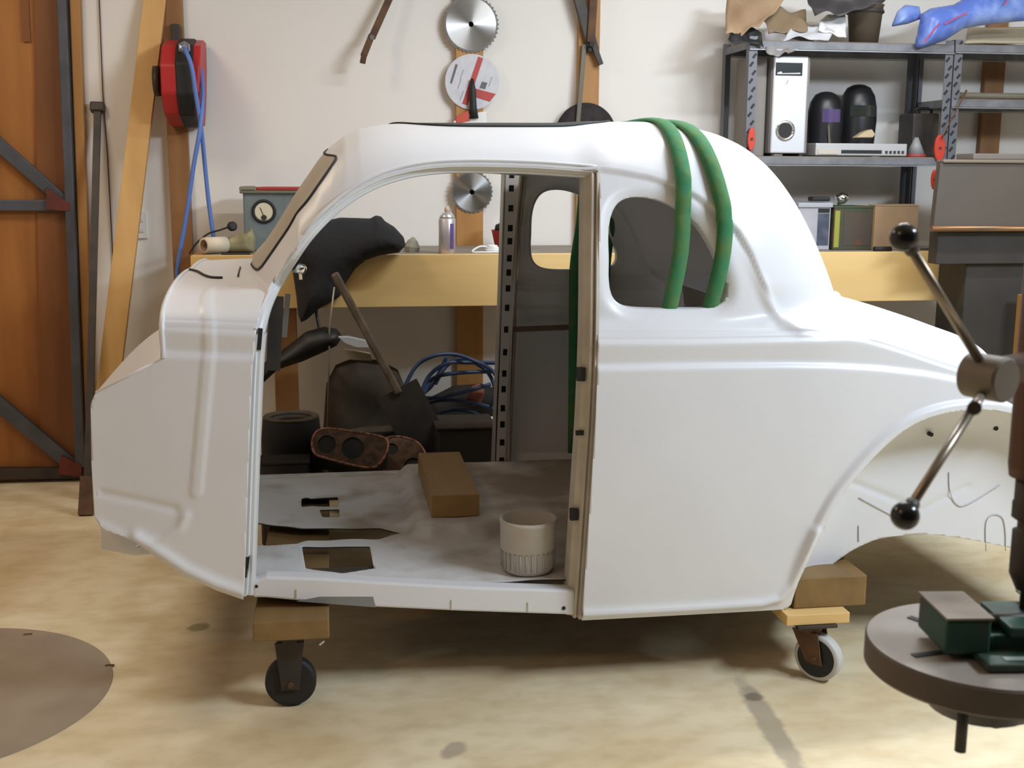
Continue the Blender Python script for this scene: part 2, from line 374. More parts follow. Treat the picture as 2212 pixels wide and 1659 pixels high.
# seen end-on: a shell whose profile bulges towards the room
def reel_shell(pxa, pxb, pxa2, pxb2, name, m, grow=0.0):
    ys = [(75, .20), (95, .06), (140, .0), (200, .0), (245, .05), (268, .17)]
    F_, B_ = [], []
    mb = MB(); rows = []
    for py, dy in ys:
        k = sin(pi*(py-75)/193); xa = PY(pxa+(pxa2-pxa)*(py-75)/193-k*2, py, yR)[0]; xb = PY(pxb+(pxb2-pxb)*(py-75)/193+k*3, py, yR)[0]
        z = PY(pxa, py, yR)[2]+grow*(1 if py > 170 else -1)*-1
        rows.append([(xa, yR+.27, z), (xa, yR+dy-grow, z), (xb, yR+dy-grow, z), (xb, yR+.27, z)])
    n = len(rows)
    for i in range(n-1):
        for j in range(3): mb.add([rows[i][j], rows[i][j+1], rows[i+1][j+1], rows[i+1][j]], [(0, 1, 2, 3)])
    mb.add(rows[0], [(0, 1, 2, 3)]); mb.add(rows[-1], [(3, 2, 1, 0)])
    o = mb.build(name, m, t)
    bm = bmesh.new(); bm.from_mesh(o.data); bmesh.ops.remove_doubles(bm, verts=bm.verts, dist=1e-5); bmesh.ops.recalc_face_normals(bm, faces=bm.faces); bm.to_mesh(o.data); bm.free()
    q = o.modifiers.new('b', 'BEVEL'); q.width = .008; q.segments = 3
    return o
reel_shell(344, 376, 352, 386, 'left_casing', M_red)
reel_shell(376, 412, 386, 420, 'centre_band', M_black, .006)
reel_shell(412, 430, 420, 428, 'right_casing', M_red)
MB().cyl(PY(333, 175, yR+.16), PY(346, 175, yR+.16), .06).build('swivel_hub', M_dark, t)
box_obj('wall_bracket', M_dark, (PY(372, 60, YW)[0], YW-.06, PY(372, 110, YW)[2]), (PY(392, 60, YW)[0], YW-.036, PY(372, 55, YW)[2]), t, .004)
g = PY(398, 103, yR+.02)
MB().lathe([(.012, .0), (.024, .0), (.026, .010), (.020, .016), (.013, .012)], g+np3((0, .012, 0)), (0, -1, 0), 6, False).build('hose_mouth', mat('grey_metal', (.45, .45, .46), .35, .8), t)
hp = [PY(398, 103, yR+.03), PY(402, 112, yR-.02), PY(414, 145, yR-.04), PY(424, 210, yR-.04), PY(436, 290, yR-.03), PY(450, 430, yR-.02), PY(467, 560, yR-.02),
      PY(470, 640, yR-.03), PY(448, 700, yR-.06), PY(410, 690, yR-.07), PY(388, 620, yR-.07), PY(384, 575, yR-.06), PY(402, 470, yR-.06), PY(418, 360, yR-.06), PY(432, 280, yR-.055), PY(438, 210, yR-.01), PY(434, 150, yR+.06)]
MB().tube(smooth_path(hp, 10), .0088, 10).build('hose', M_hose, t)

# tools on the wall
M_blade = None
def blade_material(name, base):
    m = bpy.data.materials.new(name); m.use_nodes = True; nt = m.node_tree; b = nt.nodes['Principled BSDF']
    b.inputs['Base Color'].default_value = (*base, 1); b.inputs['Metallic'].default_value = 1; b.inputs['Roughness'].default_value = .34
    b.inputs['Anisotropic'].default_value = .88; b.inputs['Anisotropic Rotation'].default_value = .25
    tg = nd(nt, 'ShaderNodeTangent', direction_type='RADIAL', axis='Y'); nt.links.new(tg.outputs[0], b.inputs['Tangent'])
    return m
M_blade = blade_material('brushed_blade_steel', (.50, .49, .48)); M_bladed = blade_material('darker_blade_steel', (.34, .33, .32))
def saw_blade(px, py, rpx, teeth, m, label, y=YW-.036):
    c = PY(px, py, y-.008); r = np.linalg.norm(PY(px+rpx, py, y-.008)-c)
    t = thing('saw_blade', label, 'saw blade', (c[0], y-.001, c[2]), 'saw blades on the middle batten')
    n = teeth*4; out = []; 
    for k in range(n):
        a = 2*pi*k/n; rr = r*(1.0 if k % 4 in (0, 1) else .955); out.append((rr*cos(a), rr*sin(a)))
    r1 = r*.90; inn = [(r1*cos(2*pi*k/n), r1*sin(2*pi*k/n)) for k in range(n)]
    mb = MB(); y0, y1 = y-.0035, y-.001
    V = [(c[0]+a, y0, c[2]+b) for a, b in out]+[(c[0]+a, y0, c[2]+b) for a, b in inn]+[(c[0]+a, y1, c[2]+b) for a, b in out]+[(c[0]+a, y1, c[2]+b) for a, b in inn]
    Fq = []
    for k in range(n):
        q = (k+1) % n; Fq += [(k, q, n+q, n+k), (2*n+q, 2*n+k, 3*n+k, 3*n+q), (k, 2*n+k, 2*n+q, q)]
    mb.add(V, Fq); mb.build('toothed_rim', mat('tooth_steel', (.16, .15, .14), .5, .6), t)
    d = MB().lathe([(.011, 0), (.011, -.0028), (r1, -.0028), (r1, 0)], (0, 0, 0), (0, 1, 0), 72, False).add([], [])
    d.v = [(p[0]+c[0], p[1]+y-.0012, p[2]+c[2]) for p in d.v]
    o = d.build('blade_disc', m, t); o.data.transform(Matrix.Translation((0, 0, 0)))
    return t
saw_blade(1018, 52, 60, 40, M_blade, 'largest silver saw blade, highest on the middle timber batten')
saw_blade(1020, 415, 45, 30, M_bladed, 'small dark silver saw blade low on the batten, behind the door opening')
# cutting disc in a printed card
c = PY(1020, 177, YW-.04); r = np.linalg.norm(PY(1078, 177, YW-.04)-c)
t = thing('blade_card', 'round white and red printed blade card between two saw blades', 'disc', (c[0], YW-.036, c[2]), 'saw blades on the middle batten')
MB().lathe([(r, 0), (r, -.004), (1e-4, -.004)], (c[0], YW-.0362, c[2]), (0, 1, 0), 64, False).build('disc', mat('card_white', (.62, .62, .66), .5, c2=(.56, .56, .6), scale=30), t)
def onface(px0, pts, name, m, dy=.0045):
    P = [PY(a, b, YW-.0362-dy) for a, b in pts]; mb = MB(); mb.prism(P, (0, .0008, 0)); return mb.build(name, m, t)
M_cred = mat('print_red', (.45, .06, .05), .5); M_cgrey = mat('print_grey', (.12, .12, .13), .5)
onface(0, [(1033, 122), (1044, 126), (1010, 228), (998, 224)], 'red_stripe', M_cred)
onface(0, [(1027, 191), (1071, 203), (1058, 220), (1026, 210)], 'red_panel', M_cred, .0047)
onface(0, [(1041, 176), (1053, 179), (1048, 193), (1036, 190)], 'grey_square', M_cgrey, .0049)
onface(0, [(984, 138), (989, 140), (976, 181), (972, 179)], 'print_bar', M_cgrey, .0047)
for a in ((1000, 150), (995, 170), (1000, 195), (1062, 165)): onface(0, [a, (a[0]+2.5, a[1]+1), (a[0]-5, a[1]+22), (a[0]-7.5, a[1]+21)], 'print_line', mat('print_pale', (.36, .36, .42), .5), .0046)
# brush hung below it
t = thing('hand_brush', 'red and white hand brush with black handle hanging against the batten', 'brush', PY(1022, 250, YW-.05))
MB().tube([PY(1020, 170, YW-.055), PY(1021, 195, YW-.058), PY(1022, 232, YW-.06), PY(1024, 256, YW-.06)], [.006, .014, .016, .020], 14).build('handle', M_black, t)
MB().prism([PY(a, b, YW-.062) for a, b in [(985, 252), (1012, 238), (1016, 262), (984, 268)]], (0, .024, 0)).build('brush_head', mat('brush_red', (.55, .08, .05), .5), t, .004)
MB().prism([PY(a, b, YW-.060) for a, b in [(980, 262), (1015, 246), (1050, 240), (1052, 275), (980, 275)]], (0, .016, 0)).build('backing_card', M_white, t, .003)
# grinding disc on the right batten
c = PY(1266, 290, YW-.045); r = np.linalg.norm(PY(1331, 290, YW-.045)-c)
tag(MB().lathe([(.012, 0), (.012, -.006), (r*.4, -.009), (r, -.006), (r, 0)], (c[0], YW-.0365, c[2]), (0, 1, 0), 56).build('grinding_disc', mat('grinding_black', (.022, .017, .017), .9, c2=(.035, .026, .026), scale=60)), 'large dark grinding disc hung on right batten, half behind the car roof', 'grinding disc')
# iron tools
t = thing('iron_bracket', 'rusty bent iron bar hanging on the white wall left of the blades', 'tool', PY(810, 60, YW))
P = [PY(862, -50, YW-.06), PY(803, 82, YW-.10), PY(785, 122, YW-.13)]
MB().bar(P[0], P[1], .030, .012).build('upper_bar', M_rust, t, .002); MB().bar(P[1]+np3((0, -.010, .01)), P[2]+np3((0, -.010, 0)), .028, .010).build('lower_bar', M_rust, t, .002)
MB().bar(P[2]+np3((.004, -.008, .012)), PY(783, 137, YW-.13), .024, .02).build('hooked_end', M_rust, t, .002)
MB().cyl(P[1]+np3((0, -.024, 0)), P[1]+np3((0, .004, 0)), .010).build('pivot_bolt', M_steel, t)
MB().cyl(PY(862, -48, YW-.065), PY(862, -48, YW-.001), .008).build('wall_peg', M_dark, t)
t = thing('bolt_cutter', 'dark iron long-handled cutter hanging on the right timber batten', 'tool', PY(1270, 60, YW-.04))
MB().bar(PY(1240, -40, YW-.06), PY(1282, 110, YW-.055), .05, .018).build('left_arm', M_dark, t, .004)
MB().bar(PY(1284, -40, YW-.07), PY(1276, 92, YW-.07), .035, .014).build('right_arm', M_rust, t, .003)
MB().bar(PY(1278, 84, YW-.066), PY(1298, 140, YW-.066), .024, .012).build('jaw', M_dark, t, .003)
MB().bar(PY(1262, 96, YW-.052), PY(1243, 330, YW-.052), .020, .012).build('tail_bar', mat('grey_bar', (.13, .115, .09), .5, .4), t, .002)
MB().cyl(PY(1279, 95, YW-.095), PY(1279, 95, YW-.0365), .012).build('pivot_bolt', M_dark, t)

# ------------------------------------------------------------------ workbench
YB, ZB = 4.66, 1.008
xb0, xb1 = PY(411, 550, YB)[0], PY(2101, 548, YB)[0]
t = thing('workbench', 'long pine-fronted workbench with grey top along the back wall', 'workbench', ((xb0+xb1)/2, 4.95, 0))
box_obj('benchtop', mat('worn_bench_grey', (.27, .23, .19), .6, c2=(.2, .165, .13), scale=9), (xb0+.04, YB+.041, ZB-.03), (xb1-.002, YW-.036, ZB), t)
box_obj('front_board', M_pine, (xb0, YB, ZB-.205), (xb1, YB+.04, ZB+.001), t, .002)
box_obj('end_board', M_stud, (xb0, YB+.041, ZB-.205), (xb0+.038, YW-.036, ZB+.001), t, .002)
for x in (xb0+.3, 1.25, 2.1): box_obj('leg', M_stud2, (x, YB+.045, 0), (x+.09, YB+.135, ZB-.031), t, .002)
box_obj('back_rail', M_stud2, (xb0+.04, YW-.075, ZB-.15), (xb1-.002, YW-.037, ZB-.031), t)

# welder / battery charger box
y0 = 4.93
t = thing('battery_charger', 'grey-green metal battery charger with round dial and cluttered lid', 'charger', PY(590, 520, y0))
a, b_ = PY(528, 520, y0), PY(660, 415, y0)
box_obj('case', mat('charger_grey', (.18, .22, .22), .5, c2=(.14, .17, .17), scale=14), (a[0], y0, ZB), (b_[0], y0+.2, b_[2]), t, .006)
box_obj('lid', mat('lid_grey', (.15, .15, .11), .5), (a[0]-.012, y0-.012, b_[2]-.006), (b_[0]+.01, y0+.21, b_[2]+.006), t, .003)
c = PY(570, 457, y0)
MB().lathe([(.034, 0), (.038, -.006), (.046, -.008), (.049, 0)], (c[0], y0, c[2]), (0, 1, 0), 36, cap=False).build('dial_rim', M_black, t)
MB().lathe([(.036, 0), (.036, -.003), (1e-4, -.003)], (c[0], y0, c[2]), (0, 1, 0), 36, False).build('dial_face', mat('dial_cream', (.68, .62, .46), .4), t)
MB().lathe([(.011, 0), (.011, -.006), (1e-4, -.006)], (c[0], y0, c[2]-.024), (0, 1, 0), 20, False).build('dial_boss', M_dark, t)
MB().bar((c[0], y0-.0045, c[2]-.02), (c[0]-.014, y0-.0045, c[2]+.016), .0025, .001).build('needle', M_black, t)
zt = b_[2]+.007
tag(MB().prism([(a[0]+.05, y0+.01, zt), (b_[0], y0-.0, zt), (b_[0]+.005, y0+.12, zt), (a[0]+.09, y0+.14, zt)], (0, 0, .013)).build('red_folder', mat('folder_red', (.40, .04, .035), .6), None, .003), 'flat red folder lying on lid of the battery charger', 'folder')
tag(MB().prism([(a[0]-.015, y0-.016, zt), (a[0]+.05, y0-.012, zt), (a[0]+.042, y0+.1, zt), (a[0], y0+.09, zt)], (0.004, 0, .016)).build('crumpled_paper', mat('olive_paper', (.22, .21, .15), .8), None, .004), 'small olive crumpled paper at left corner of the charger lid', 'paper')
# cable plug on bench, roll and rags
t = thing('power_plug', 'black round power plug on a curved lead above the bench end', 'plug', PY(440, 545, 4.9))
MB().tube(smooth_path([PY(409, 548, 4.9), PY(425, 525, 4.9), PY(450, 505, 4.88), PY(475, 497, 4.87), PY(492, 491, 4.86)], 8), .0035, 8).build('lead', M_black, t)
MB().lathe([(.006, -.03), (.012, -.02), (.019, -.004), (.019, .008), (.012, .014)], PY(501, 489, 4.86), (.5, -.8, .1), 20).build('plug_body', M_black, t)
t = thing('paper_roll', 'cream roll lying on the left end of the bench', 'roll', PY(460, 546, 4.80))
r = .032; c = PY(440, 530, 4.76); c[2] = ZB+r+.001
MB().lathe([(r*.72, 0), (r, 0), (r, .10), (r*.72, .10)], c, (.75, .66, 0), 28, cap=False).build('roll', mat('roll_cream', (.72, .62, .47), .7), t)
MB().lathe([(r*.72, .10), (r*.71, .10), (r*.71, .0), (r*.72, .0)], c, (.75, .66, 0), 28, cap=False).build('core', mat('core_brown', (.33, .22, .15), .8), t)
tag(blob('green_rag', mat('rag_olive', (.34, .31, .16), .9, c2=(.25, .22, .12), scale=30), [(x, z) for x, z in pxz([(478, 546), (476, 522), (500, 510), (530, 502), (545, 492), (552, 515), (550, 546)], 4.86)], 4.86, .05, R=.03, amp=.008, fr=60), 'olive green crumpled rag beside the cream roll on the bench', 'rag')
tag(MB().box((PY(478, 550, 4.70)[0], 4.702, ZB), (PY(540, 550, 4.70)[0], 4.73, ZB+.006)).build('file_tool', M_black, None, .002), 'flat black file lying at front edge of bench below olive rag', 'file')
# jacket draped over the bench front
jk = [(636, 522), (660, 497), (690, 480), (735, 470), (772, 471), (800, 472), (812, 465), (824, 468), (832, 478), (852, 490), (872, 512), (877, 530), (862, 546), (820, 552), (790, 562), (766, 582), (748, 610), (735, 640), (712, 655), (688, 668), (664, 690), (650, 697), (644, 680), (640, 640), (634, 600), (628, 560)]
tag(blob('draped_jacket', M_cloth, pxz(jk, 4.645), 4.650, .10, R=.10, amp=.03, fr=26, back=.03, seed=3), 'black jacket heaped on the bench and hanging over its pine front', 'jacket')
tag(MB().lathe([(.03, 0), (.034, .02), (.02, .045), (.004, .06)], (PY(888, 540, 4.86)[0], 4.84, ZB), (.15, 0, 1), 9, False).build('crumpled_rag', mat('rag_grey', (.34, .31, .26), .9)), 'small grey crumpled rag on bench beside the jacket', 'rag')
# spray can
c = PY(966, 545, 4.72); c[2] = ZB
t = thing('spray_can', 'silver spray can with purple label standing on the bench', 'spray can', c)
rr = .034
MB().lathe([(rr-.002, 0), (rr, .004), (rr, .135), (rr-.003, .14)], c, n=32).build('can_body', mat('can_silver', (.62, .58, .60), .35, .55, c2=(.5, .45, .48), scale=18, stretch=(1, 1, .3)), t)
MB().lathe([(rr-.003, .1401), (rr-.004, .148), (.018, .162), (.014, .165)], c, n=32).build('shoulder', mat('can_top', (.75, .74, .74), .25, .8), t)
MB().lathe([(.010, .1651), (.010, .178), (.006, .186), (1e-4, .186)], c, n=20).build('nozzle', mat('cap_tan', (.55, .42, .30), .5), t)
MB().grid([[(c[0]+(rr+.0006)*sin(a), c[1]-(rr+.0006)*cos(a), z) for z in (ZB+.02, ZB+.12)] for a in np.linspace(.25, .75, 8)]).build('purple_label', mat('label_purple', (.13, .06, .24), .4), t)
# red tub, sponge, string
c = PY(1095, 528, 5.02); c[2] = ZB
t = thing('red_tub', 'red plastic tub holding black tools at the back of bench', 'tub', c)
MB().lathe([(.05, .0), (.066, .075), (.070, .078), (.062, .076), (.048, .006), (1e-4, .006)], c, n=28).build('tub', mat('tub_red', (.50, .035, .02), .45), t)
tag(blob('black_gloves', M_cloth, [(c[0]+a, ZB+.09+b) for a, b in ((-.055, -.02), (-.05, .01), (-.025, .02), (-.01, .045), (.01, .05), (.02, .025), (.045, .02), (.06, -.015))], c[1], .045, R=.025, amp=.006, back=.9), 'black gloves heaped in the red tub on the bench', 'gloves')
tag(MB().prism([PY(a, b, 4.85) for a, b in [(1112, 540), (1116, 508), (1135, 501), (1146, 524)]], (0, .06, .0)).build('yellow_sponge', mat('sponge_yellow', (.72, .66, .30), .9), None, .004), 'pale yellow sponge block leaning beside the red tub', 'sponge')
t = thing('wound_string', 'white string wound in a knot on bench below red tub', 'string', PY(1060, 540, 4.78))
for k in range(3):
    MB().tube([(PY(1063, 530, 4.80)[0]+.028*cos(a)*(1-.2*k), 4.80+.02*sin(a), ZB+.008+.007*k) for a in np.linspace(0, 2*pi, 22)[:-1]], .007, 8, closed=True).build('coil', M_white, t)
MB().tube(smooth_path([(PY(1050, 530, 4.80)[0], 4.79, ZB+.022), PY(1035, 533, 4.77), (PY(1020, 545, 4.74)[0], 4.74, ZB+.005), (PY(1045, 545, 4.73)[0], 4.73, ZB+.004), (PY(1085, 543, 4.74)[0], 4.74, ZB+.004)], 8), .004, 8).build('loose_end', M_white, t)

# ------------------------------------------------------------------ steel shelving standing on the bench
YF, YK = 4.86, 5.20
M_post = mat('slotted_post_steel', (.15, .15, .165), .5, .3)
def shelf_unit(label, x0, x1, zs, ztop):
    t = thing('steel_shelving', label, 'shelving', ((x0+x1)/2, 5.03, ZB), 'slotted steel shelf units on the bench')
    for x, sx in ((x0, 1), (x1, -1)):
        for y, sy in ((YF, 1), (YK, -1)):
            mb = MB(); 
            xa, xb = sorted((x, x+sx*.036)); ya, yb = sorted((y, y+sy*.003)); mb.box((xa, ya, ZB+.001), (xb, yb, ztop))
            xa, xb = sorted((x, x+sx*.003)); ya, yb = sorted((y+sy*.0031, y+sy*.036)); mb.box((xa, ya, ZB+.001), (xb, yb, ztop)); p = mb.build('post', M_post, t)
            sl = MB()
            for k in range(int((ztop-ZB)/.034)):
                z = ZB+.02+k*.034; xc = x+sx*(.018+.006*(1 if k % 2 else -1))
                sl.bar((xc-.007, y-.0008 if sy > 0 else y+.0008, z-.009), (xc+.007, y-.0008 if sy > 0 else y+.0008, z+.009), .010, .001)
            o = sl.build('slots', M_black, p); o['kind'] = 'stuff'
    for z in zs:
        s = MB().box((x0+.004, YF+.004, z-.006), (x1-.004, YK-.004, z)).build('shelf_board', mat('shelf_board_brown', (.22, .18, .14), .8), t)
        for ya, yb in ((YF-.004, YF-.001), (YK+.0005, YK+.0035)):
            MB().box((x0, ya, z-.034), (x1, yb, z-.004)).add([], []).build('edge_beam', M_galv, s, .001)
            MB().box((x0, ya-.006 if ya < 5 else ya, z-.040), (x1, yb, z-.036)).build('beam_lip', mat('beam_lip_grey', (.34, .34, .35), .4, .5), s)
        for x in (x0, x1-.003): MB().box((x, YF+.037, z-.034), (x+.003, YK-.037, z-.004)).build('side_beam', M_galv, s)
    return t
xs0 = PY(1611, 300, YF)[0]; xs1 = PY(2047, 300, YF)[0]
zS1 = PY(1800, 338, YF)[2]; zS2 = PY(1800, 90, YF)[2]
shelf_unit('grey slotted steel shelving on the bench holding the silver speaker', xs0, xs1, (zS1, zS2), zS2+.015)
xq0 = xs1+.006
zQ = PY(2120, 214, YF)[2]
shelf_unit('grey slotted steel shelving at right edge of photo, behind brown machine', xq0, xq0+.9, (zQ, zS2+.004), zS2+.02)

# speaker and things round it
def pbox(px0, py0, px1, py1, y):      # front rectangle -> (x0,z0,x1,z1)
    a, b = PY(px0, py1, y), PY(px1, py0, y); return a[0], a[2], b[0], b[2]
y = YF+.03
x0, z0, x1, z1 = pbox(1664, 122, 1748, 326, y); z0 = zS1+.012
t = thing('subwoofer', 'tall silver subwoofer speaker with round chrome port on the grey shelf', 'speaker', ((x0+x1)/2, y+.1, zS1))
box_obj('cabinet', mat('speaker_grey', (.22, .20, .19), .5), (x0-.004, y+.014, z0), (x1+.014, y+.22, z1-.003), t, .004)
fr = box_obj('front_panel', mat('speaker_silver', (.66, .66, .68), .38, .35), (x0, y, z0), (x1, y+.0139, z1), t, .006)
a = pbox(1675, 136, 1734, 163, y); box_obj('display', mat('display_dark', (.015, .02, .02), .2), (a[0], y-.002, a[1]), (a[2], y-.0001, a[3]), fr, .0008)
MB().prism([PY(u, v, y-.0021) for u, v in ((1679, 157), (1688, 154), (1690, 158), (1729, 157), (1729, 160), (1679, 160))], (0, -.0006, 0)).build('display_script', mat('script_white', (.6, .6, .6), .5), fr)
MB().prism([PY(u, v, y) for u, v in ((1702, 173), (1704, 173), (1699, 182), (1697, 182))], (0, -.0008, 0)).build('logo', mat('logo_grey', (.25, .25, .26), .4), fr)
c = PY(1696, 282, y)
MB().lathe([(.040, 0), (.042, -.006), (.032, -.005), (.027, .012)], c, (0, 1, 0), 36, cap=False).build('port_ring', M_chrome, fr)
MB().lathe([(.0315, -.001), (1e-4, -.0008)], c, (0, 1, 0), 30, False).build('port', M_black, fr)
for k in (x0+.01, x1-.02): box_obj('foot', M_dark, (k, y+.01, zS1), (k+.012, y+.2, z0), t)
x0_, z0_, x1_, z1_ = pbox(1592, 128, 1640, 330, YF+.12)
tag(box_obj('cardboard_carton', mat('carton_grey', (.26, .235, .21), .85), (xs0+.045, YF+.08, zS1+.0005), (x0-.01, YF+.28, z1_), None, .003), 'grey-brown carton standing left of the silver speaker on the shelf', 'carton')
# dvd player
y = YF+.02; x0, z0, x1, z1 = pbox(1762, 299, 1962, 333, y)
t = thing('disc_player', 'flat silver disc player on the shelf right of the speaker', 'disc player', ((x0+x1)/2, y+.1, zS1))
z0 = zS1+.004; z1 = z0+.052
box_obj('case', mat('player_silver', (.55, .54, .54), .38, .4), (x0, y+.004, z0), (x1, y+.21, z1), t, .004)
box_obj('front_strip', M_black, (x0+(x1-x0)*.28, y+.001, z0+.010), (x0+(x1-x0)*.72, y+.0039, z0+.024), t)
box_obj('disc_drawer', mat('player_cream', (.55, .50, .40), .4), (x0+.01, y+.001, z0+.006), (x0+(x1-x0)*.24, y+.0039, z0+.026), t)
for k in range(5): box_obj('button', M_dark, (x0+(x1-x0)*(.76+.045*k), y+.001, z0+.010), (x0+(x1-x0)*(.785+.045*k), y+.0039, z0+.022), t)
for k in (x0+.02, x1-.04): box_obj('foot', M_black, (k, y+.02, zS1), (k+.02, y+.18, z0), t)
tag(MB().prism([PY(u, v, y+.05) for u, v in ((1850, 297), (1868, 285), (1884, 279), (1891, 290), (1886, 297))], (0, .05, 0)).build('beige_offcut', mat('offcut_beige', (.55, .43, .26), .7), None, .003), 'small beige wooden offcut lying on top of the disc player', 'offcut')
# helmets
M_helm = mat('black_gloss', (.012, .012, .014), .38)
def helmet(pxl, pxr, pyt, pyb, y, label, visor):
    a, b = PY(pxl, pyb, y), PY(pxr, pyt, y); R = (b[0]-a[0])/2; cx = (a[0]+b[0])/2
    t = thing('welding_helmet', label, 'helmet', (cx, y+.02, zS1), 'helmets on the grey shelf')
    zb_ = zS1+.001; H = b[2]-zb_
    prof = [(R*.86, 0), (R*.93, H*.2), (R, H*.5), (R*.97, H*.68), (R*.85, H*.84), (R*.6, H*.95), (R*.3, H*.99), (1e-4, H)]
    o = MB().lathe(prof, (cx, y+R*.9, zb_), n=28).build('shell', M_helm, t)
    if visor:
        MB().grid([[(cx+R*1.012*sin(u), y+R*.9-R*1.012*cos(u), zb_+H*v) for v in (.52, .72)] for u in np.linspace(-.55, .55, 12)]).build('visor', mat('visor_purple', (.09, .06, .16), .25), t)
        MB().prism([(cx-.02, y-R*.1, zb_+H*.45), (cx-.012, y-R*.1, zb_+H*.5), (cx+.0, y-R*.1, zb_+H*.12), (cx-.008, y-R*.1, zb_+H*.08)], (0, -.003, 0)).build('chrome_strip', M_chrome, t)
    else:
        MB().grid([[(cx+R*1.012*sin(u), y+R*.9-R*1.012*cos(u), zb_+H*v) for v in (.55, .70)] for u in np.linspace(-.8, .8, 12)]).build('face_window', mat('window_dark', (.03, .035, .03), .1), t)
    return t
helmet(1757, 1836, 196, 300, YF+.10, 'squat black helmet with purple visor behind the disc player', True)
helmet(1826, 1911, 180, 300, YF+.16, 'taller domed black helmet behind the disc player', False)
# red clips on the posts
M_clip = mat('clip_red', (.55, .045, .02), .45)
for px, py, w_, h_, lab in ((1624, 300, 9, 26, 'red plastic clip on left front post of the shelving'), (2031, 320, 13, 30, 'largest red plastic clip, on right front post at shelf height'), (2020, 388, 10, 22, 'red plastic clip on right front post just below the shelf')):
    yy = YF-.006-.012
    P = [PY(px+w_*.9*cos(a)*(1 if h_ > 25 else .8)+.15*h_*sin(a)*-.3, py+h_*sin(a), yy) for a in np.linspace(0, 2*pi, 17)[:-1]]
    t = thing('spring_clip', lab, 'clip', PY(px, py, YF), 'red clips on the shelf posts')
    MB().prism(P, (0, .012, 0)).build('clip_body', M_clip, t, .003)
    c = PY(px, py, yy); MB().cyl(c+np3((0, -.003, 0)), c+np3((0, .001, 0)), .006).build('rivet', M_dark, t)
t = thing('paint_scoop', 'grey funnel-shaped scoop with red base on the shelf beside the player', 'scoop', (PY(1985, 330, YF+.05)[0], YF+.08, zS1))
c = (PY(1985, 330, YF+.05)[0], YF+.08, zS1)
MB().lathe([(.045, .0005), (.045, .012)], c, n=24).build('base', mat('base_red', (.42, .05, .05), .5), t)
MB().lathe([(.040, .0121), (.008, .085), (1e-4, .085)], c, n=24).build('cone', mat('cone_grey', (.30, .30, .30), .5), t)
t = thing('drill_case', 'black tool case behind the right shelf post', 'case', (PY(2000, 300, YF+.2)[0], YF+.2, zS1))
x0, z0, x1, z1 = pbox(1968, 245, 2030, 332, YF+.16); 
box_obj('case_body', M_dark, (x0, YF+.16, zS1+.0005), (x1, YF+.30, z1), t, .008)
MB().tube(smooth_path([(x0+.02, YF+.2, z1-.002), (x0+.03, YF+.19, z1+.02), (x1-.03, YF+.19, z1+.02), (x1-.02, YF+.2, z1-.002)], 6), .006, 8).build('carry_handle', M_black, t)

# clutter on the top shelf
zT = zS2+.0005
def sheet(name, m, pts, label, cat, sag=.012, n=14, seed=1, th=.003):
    P = [np3(p) for p in pts]; r = np.random.default_rng(seed); ph = r.uniform(0, 6, 6); G = []
    for i in range(n+1):
        row = []
        for j in range(n+1):
            u, v = i/n, j/n
            p = P[0]*(1-u)*(1-v)+P[1]*u*(1-v)+P[2]*u*v+P[3]*(1-u)*v
            wv = sin(u*7+ph[0])*sin(v*5+ph[1])+.5*sin(u*13+v*9+ph[2])
            row.append(p+np3((0, -.4*sag*wv, sag*wv)))
        G.append(row)
    return tag(MB().grid(G).build(name, m, None, solid=th, off=0), label, cat)
def S(px, py, y): return PY(px, py, y)
sheet('cardboard_sheet', M_card, [S(1566, 78, 4.87), S(1640, 60, 4.86), S(1700, -8, 5.0), S(1570, -6, 5.05)], 'pinkish brown cardboard sheet at left end of the top shelf', 'cardboard', .012, seed=2)
sheet('cardboard_sheet', mat('dark_cardboard', (.24, .17, .10), .85), [S(1660, 72, 4.90), S(1745, 66, 4.88), S(1740, 22, 5.0), S(1640, 18, 5.02)], 'darker brown cardboard sheet folded in the middle of the top shelf pile', 'cardboard', .010, seed=4)
sheet('grey_sheet', mat('grey_film', (.33, .31, .31), .45, c2=(.22, .2, .2), scale=12), [S(1655, 118, YF-.03), S(1702, 118, YF-.03), S(1780, 72, YF+.06), S(1650, 66, YF+.05)], 'grey plastic sheet hanging over edge of the top shelf above the speaker', 'plastic sheet', .008, seed=5)
sheet('black_sheet', M_black, [S(1572, 86, YF-.02), S(1650, 100, YF-.03), S(1640, 62, YF+.03), S(1580, 68, YF+.06)], 'black plastic sheet drooping over left front corner of the top shelf', 'plastic sheet', .008, seed=6)
sheet('black_sheet', mat('charcoal_film', (.045, .04, .045), .4), [S(1760, 34, 4.86), S(1870, 20, 4.84), S(1930, -14, 5.0), S(1740, -14, 5.02)], 'charcoal plastic sheet across top of the photo above the brown bucket', 'plastic sheet', .012, seed=7)
sheet('white_paper', M_white, [S(1768, 66, 4.87), S(1828, 82, 4.86), S(1826, 26, 4.96), S(1772, 40, 4.95)], 'white paper sheet left of the brown bucket on the top shelf', 'paper', .006, seed=8)
sheet('folded_paper', mat('paper_shade', (.55, .55, .57), .7), [S(1690, 84, 4.86), S(1790, 84, 4.85), S(1810, 62, 4.9), S(1720, 56, 4.92)], 'folded grey paper at front of the top shelf beside brown cardboard', 'paper', .008, seed=9)
c = PY(1866, 80, 4.98); c[2] = zT
t = thing('brown_bucket', 'dark brown bucket on the top shelf behind white paper', 'bucket', c)
MB().lathe([(.06, 0), (.075, .16), (.080, .165), (.072, .163), (.056, .008), (1e-4, .008)], c, n=26).build('bucket', mat('bucket_brown', (.10, .075, .05), .6), t)
MB().lathe([(.0765, .13), (.081, .135), (.0775, .145)], c, n=26, cap=False).build('rim_band', M_dark, t)
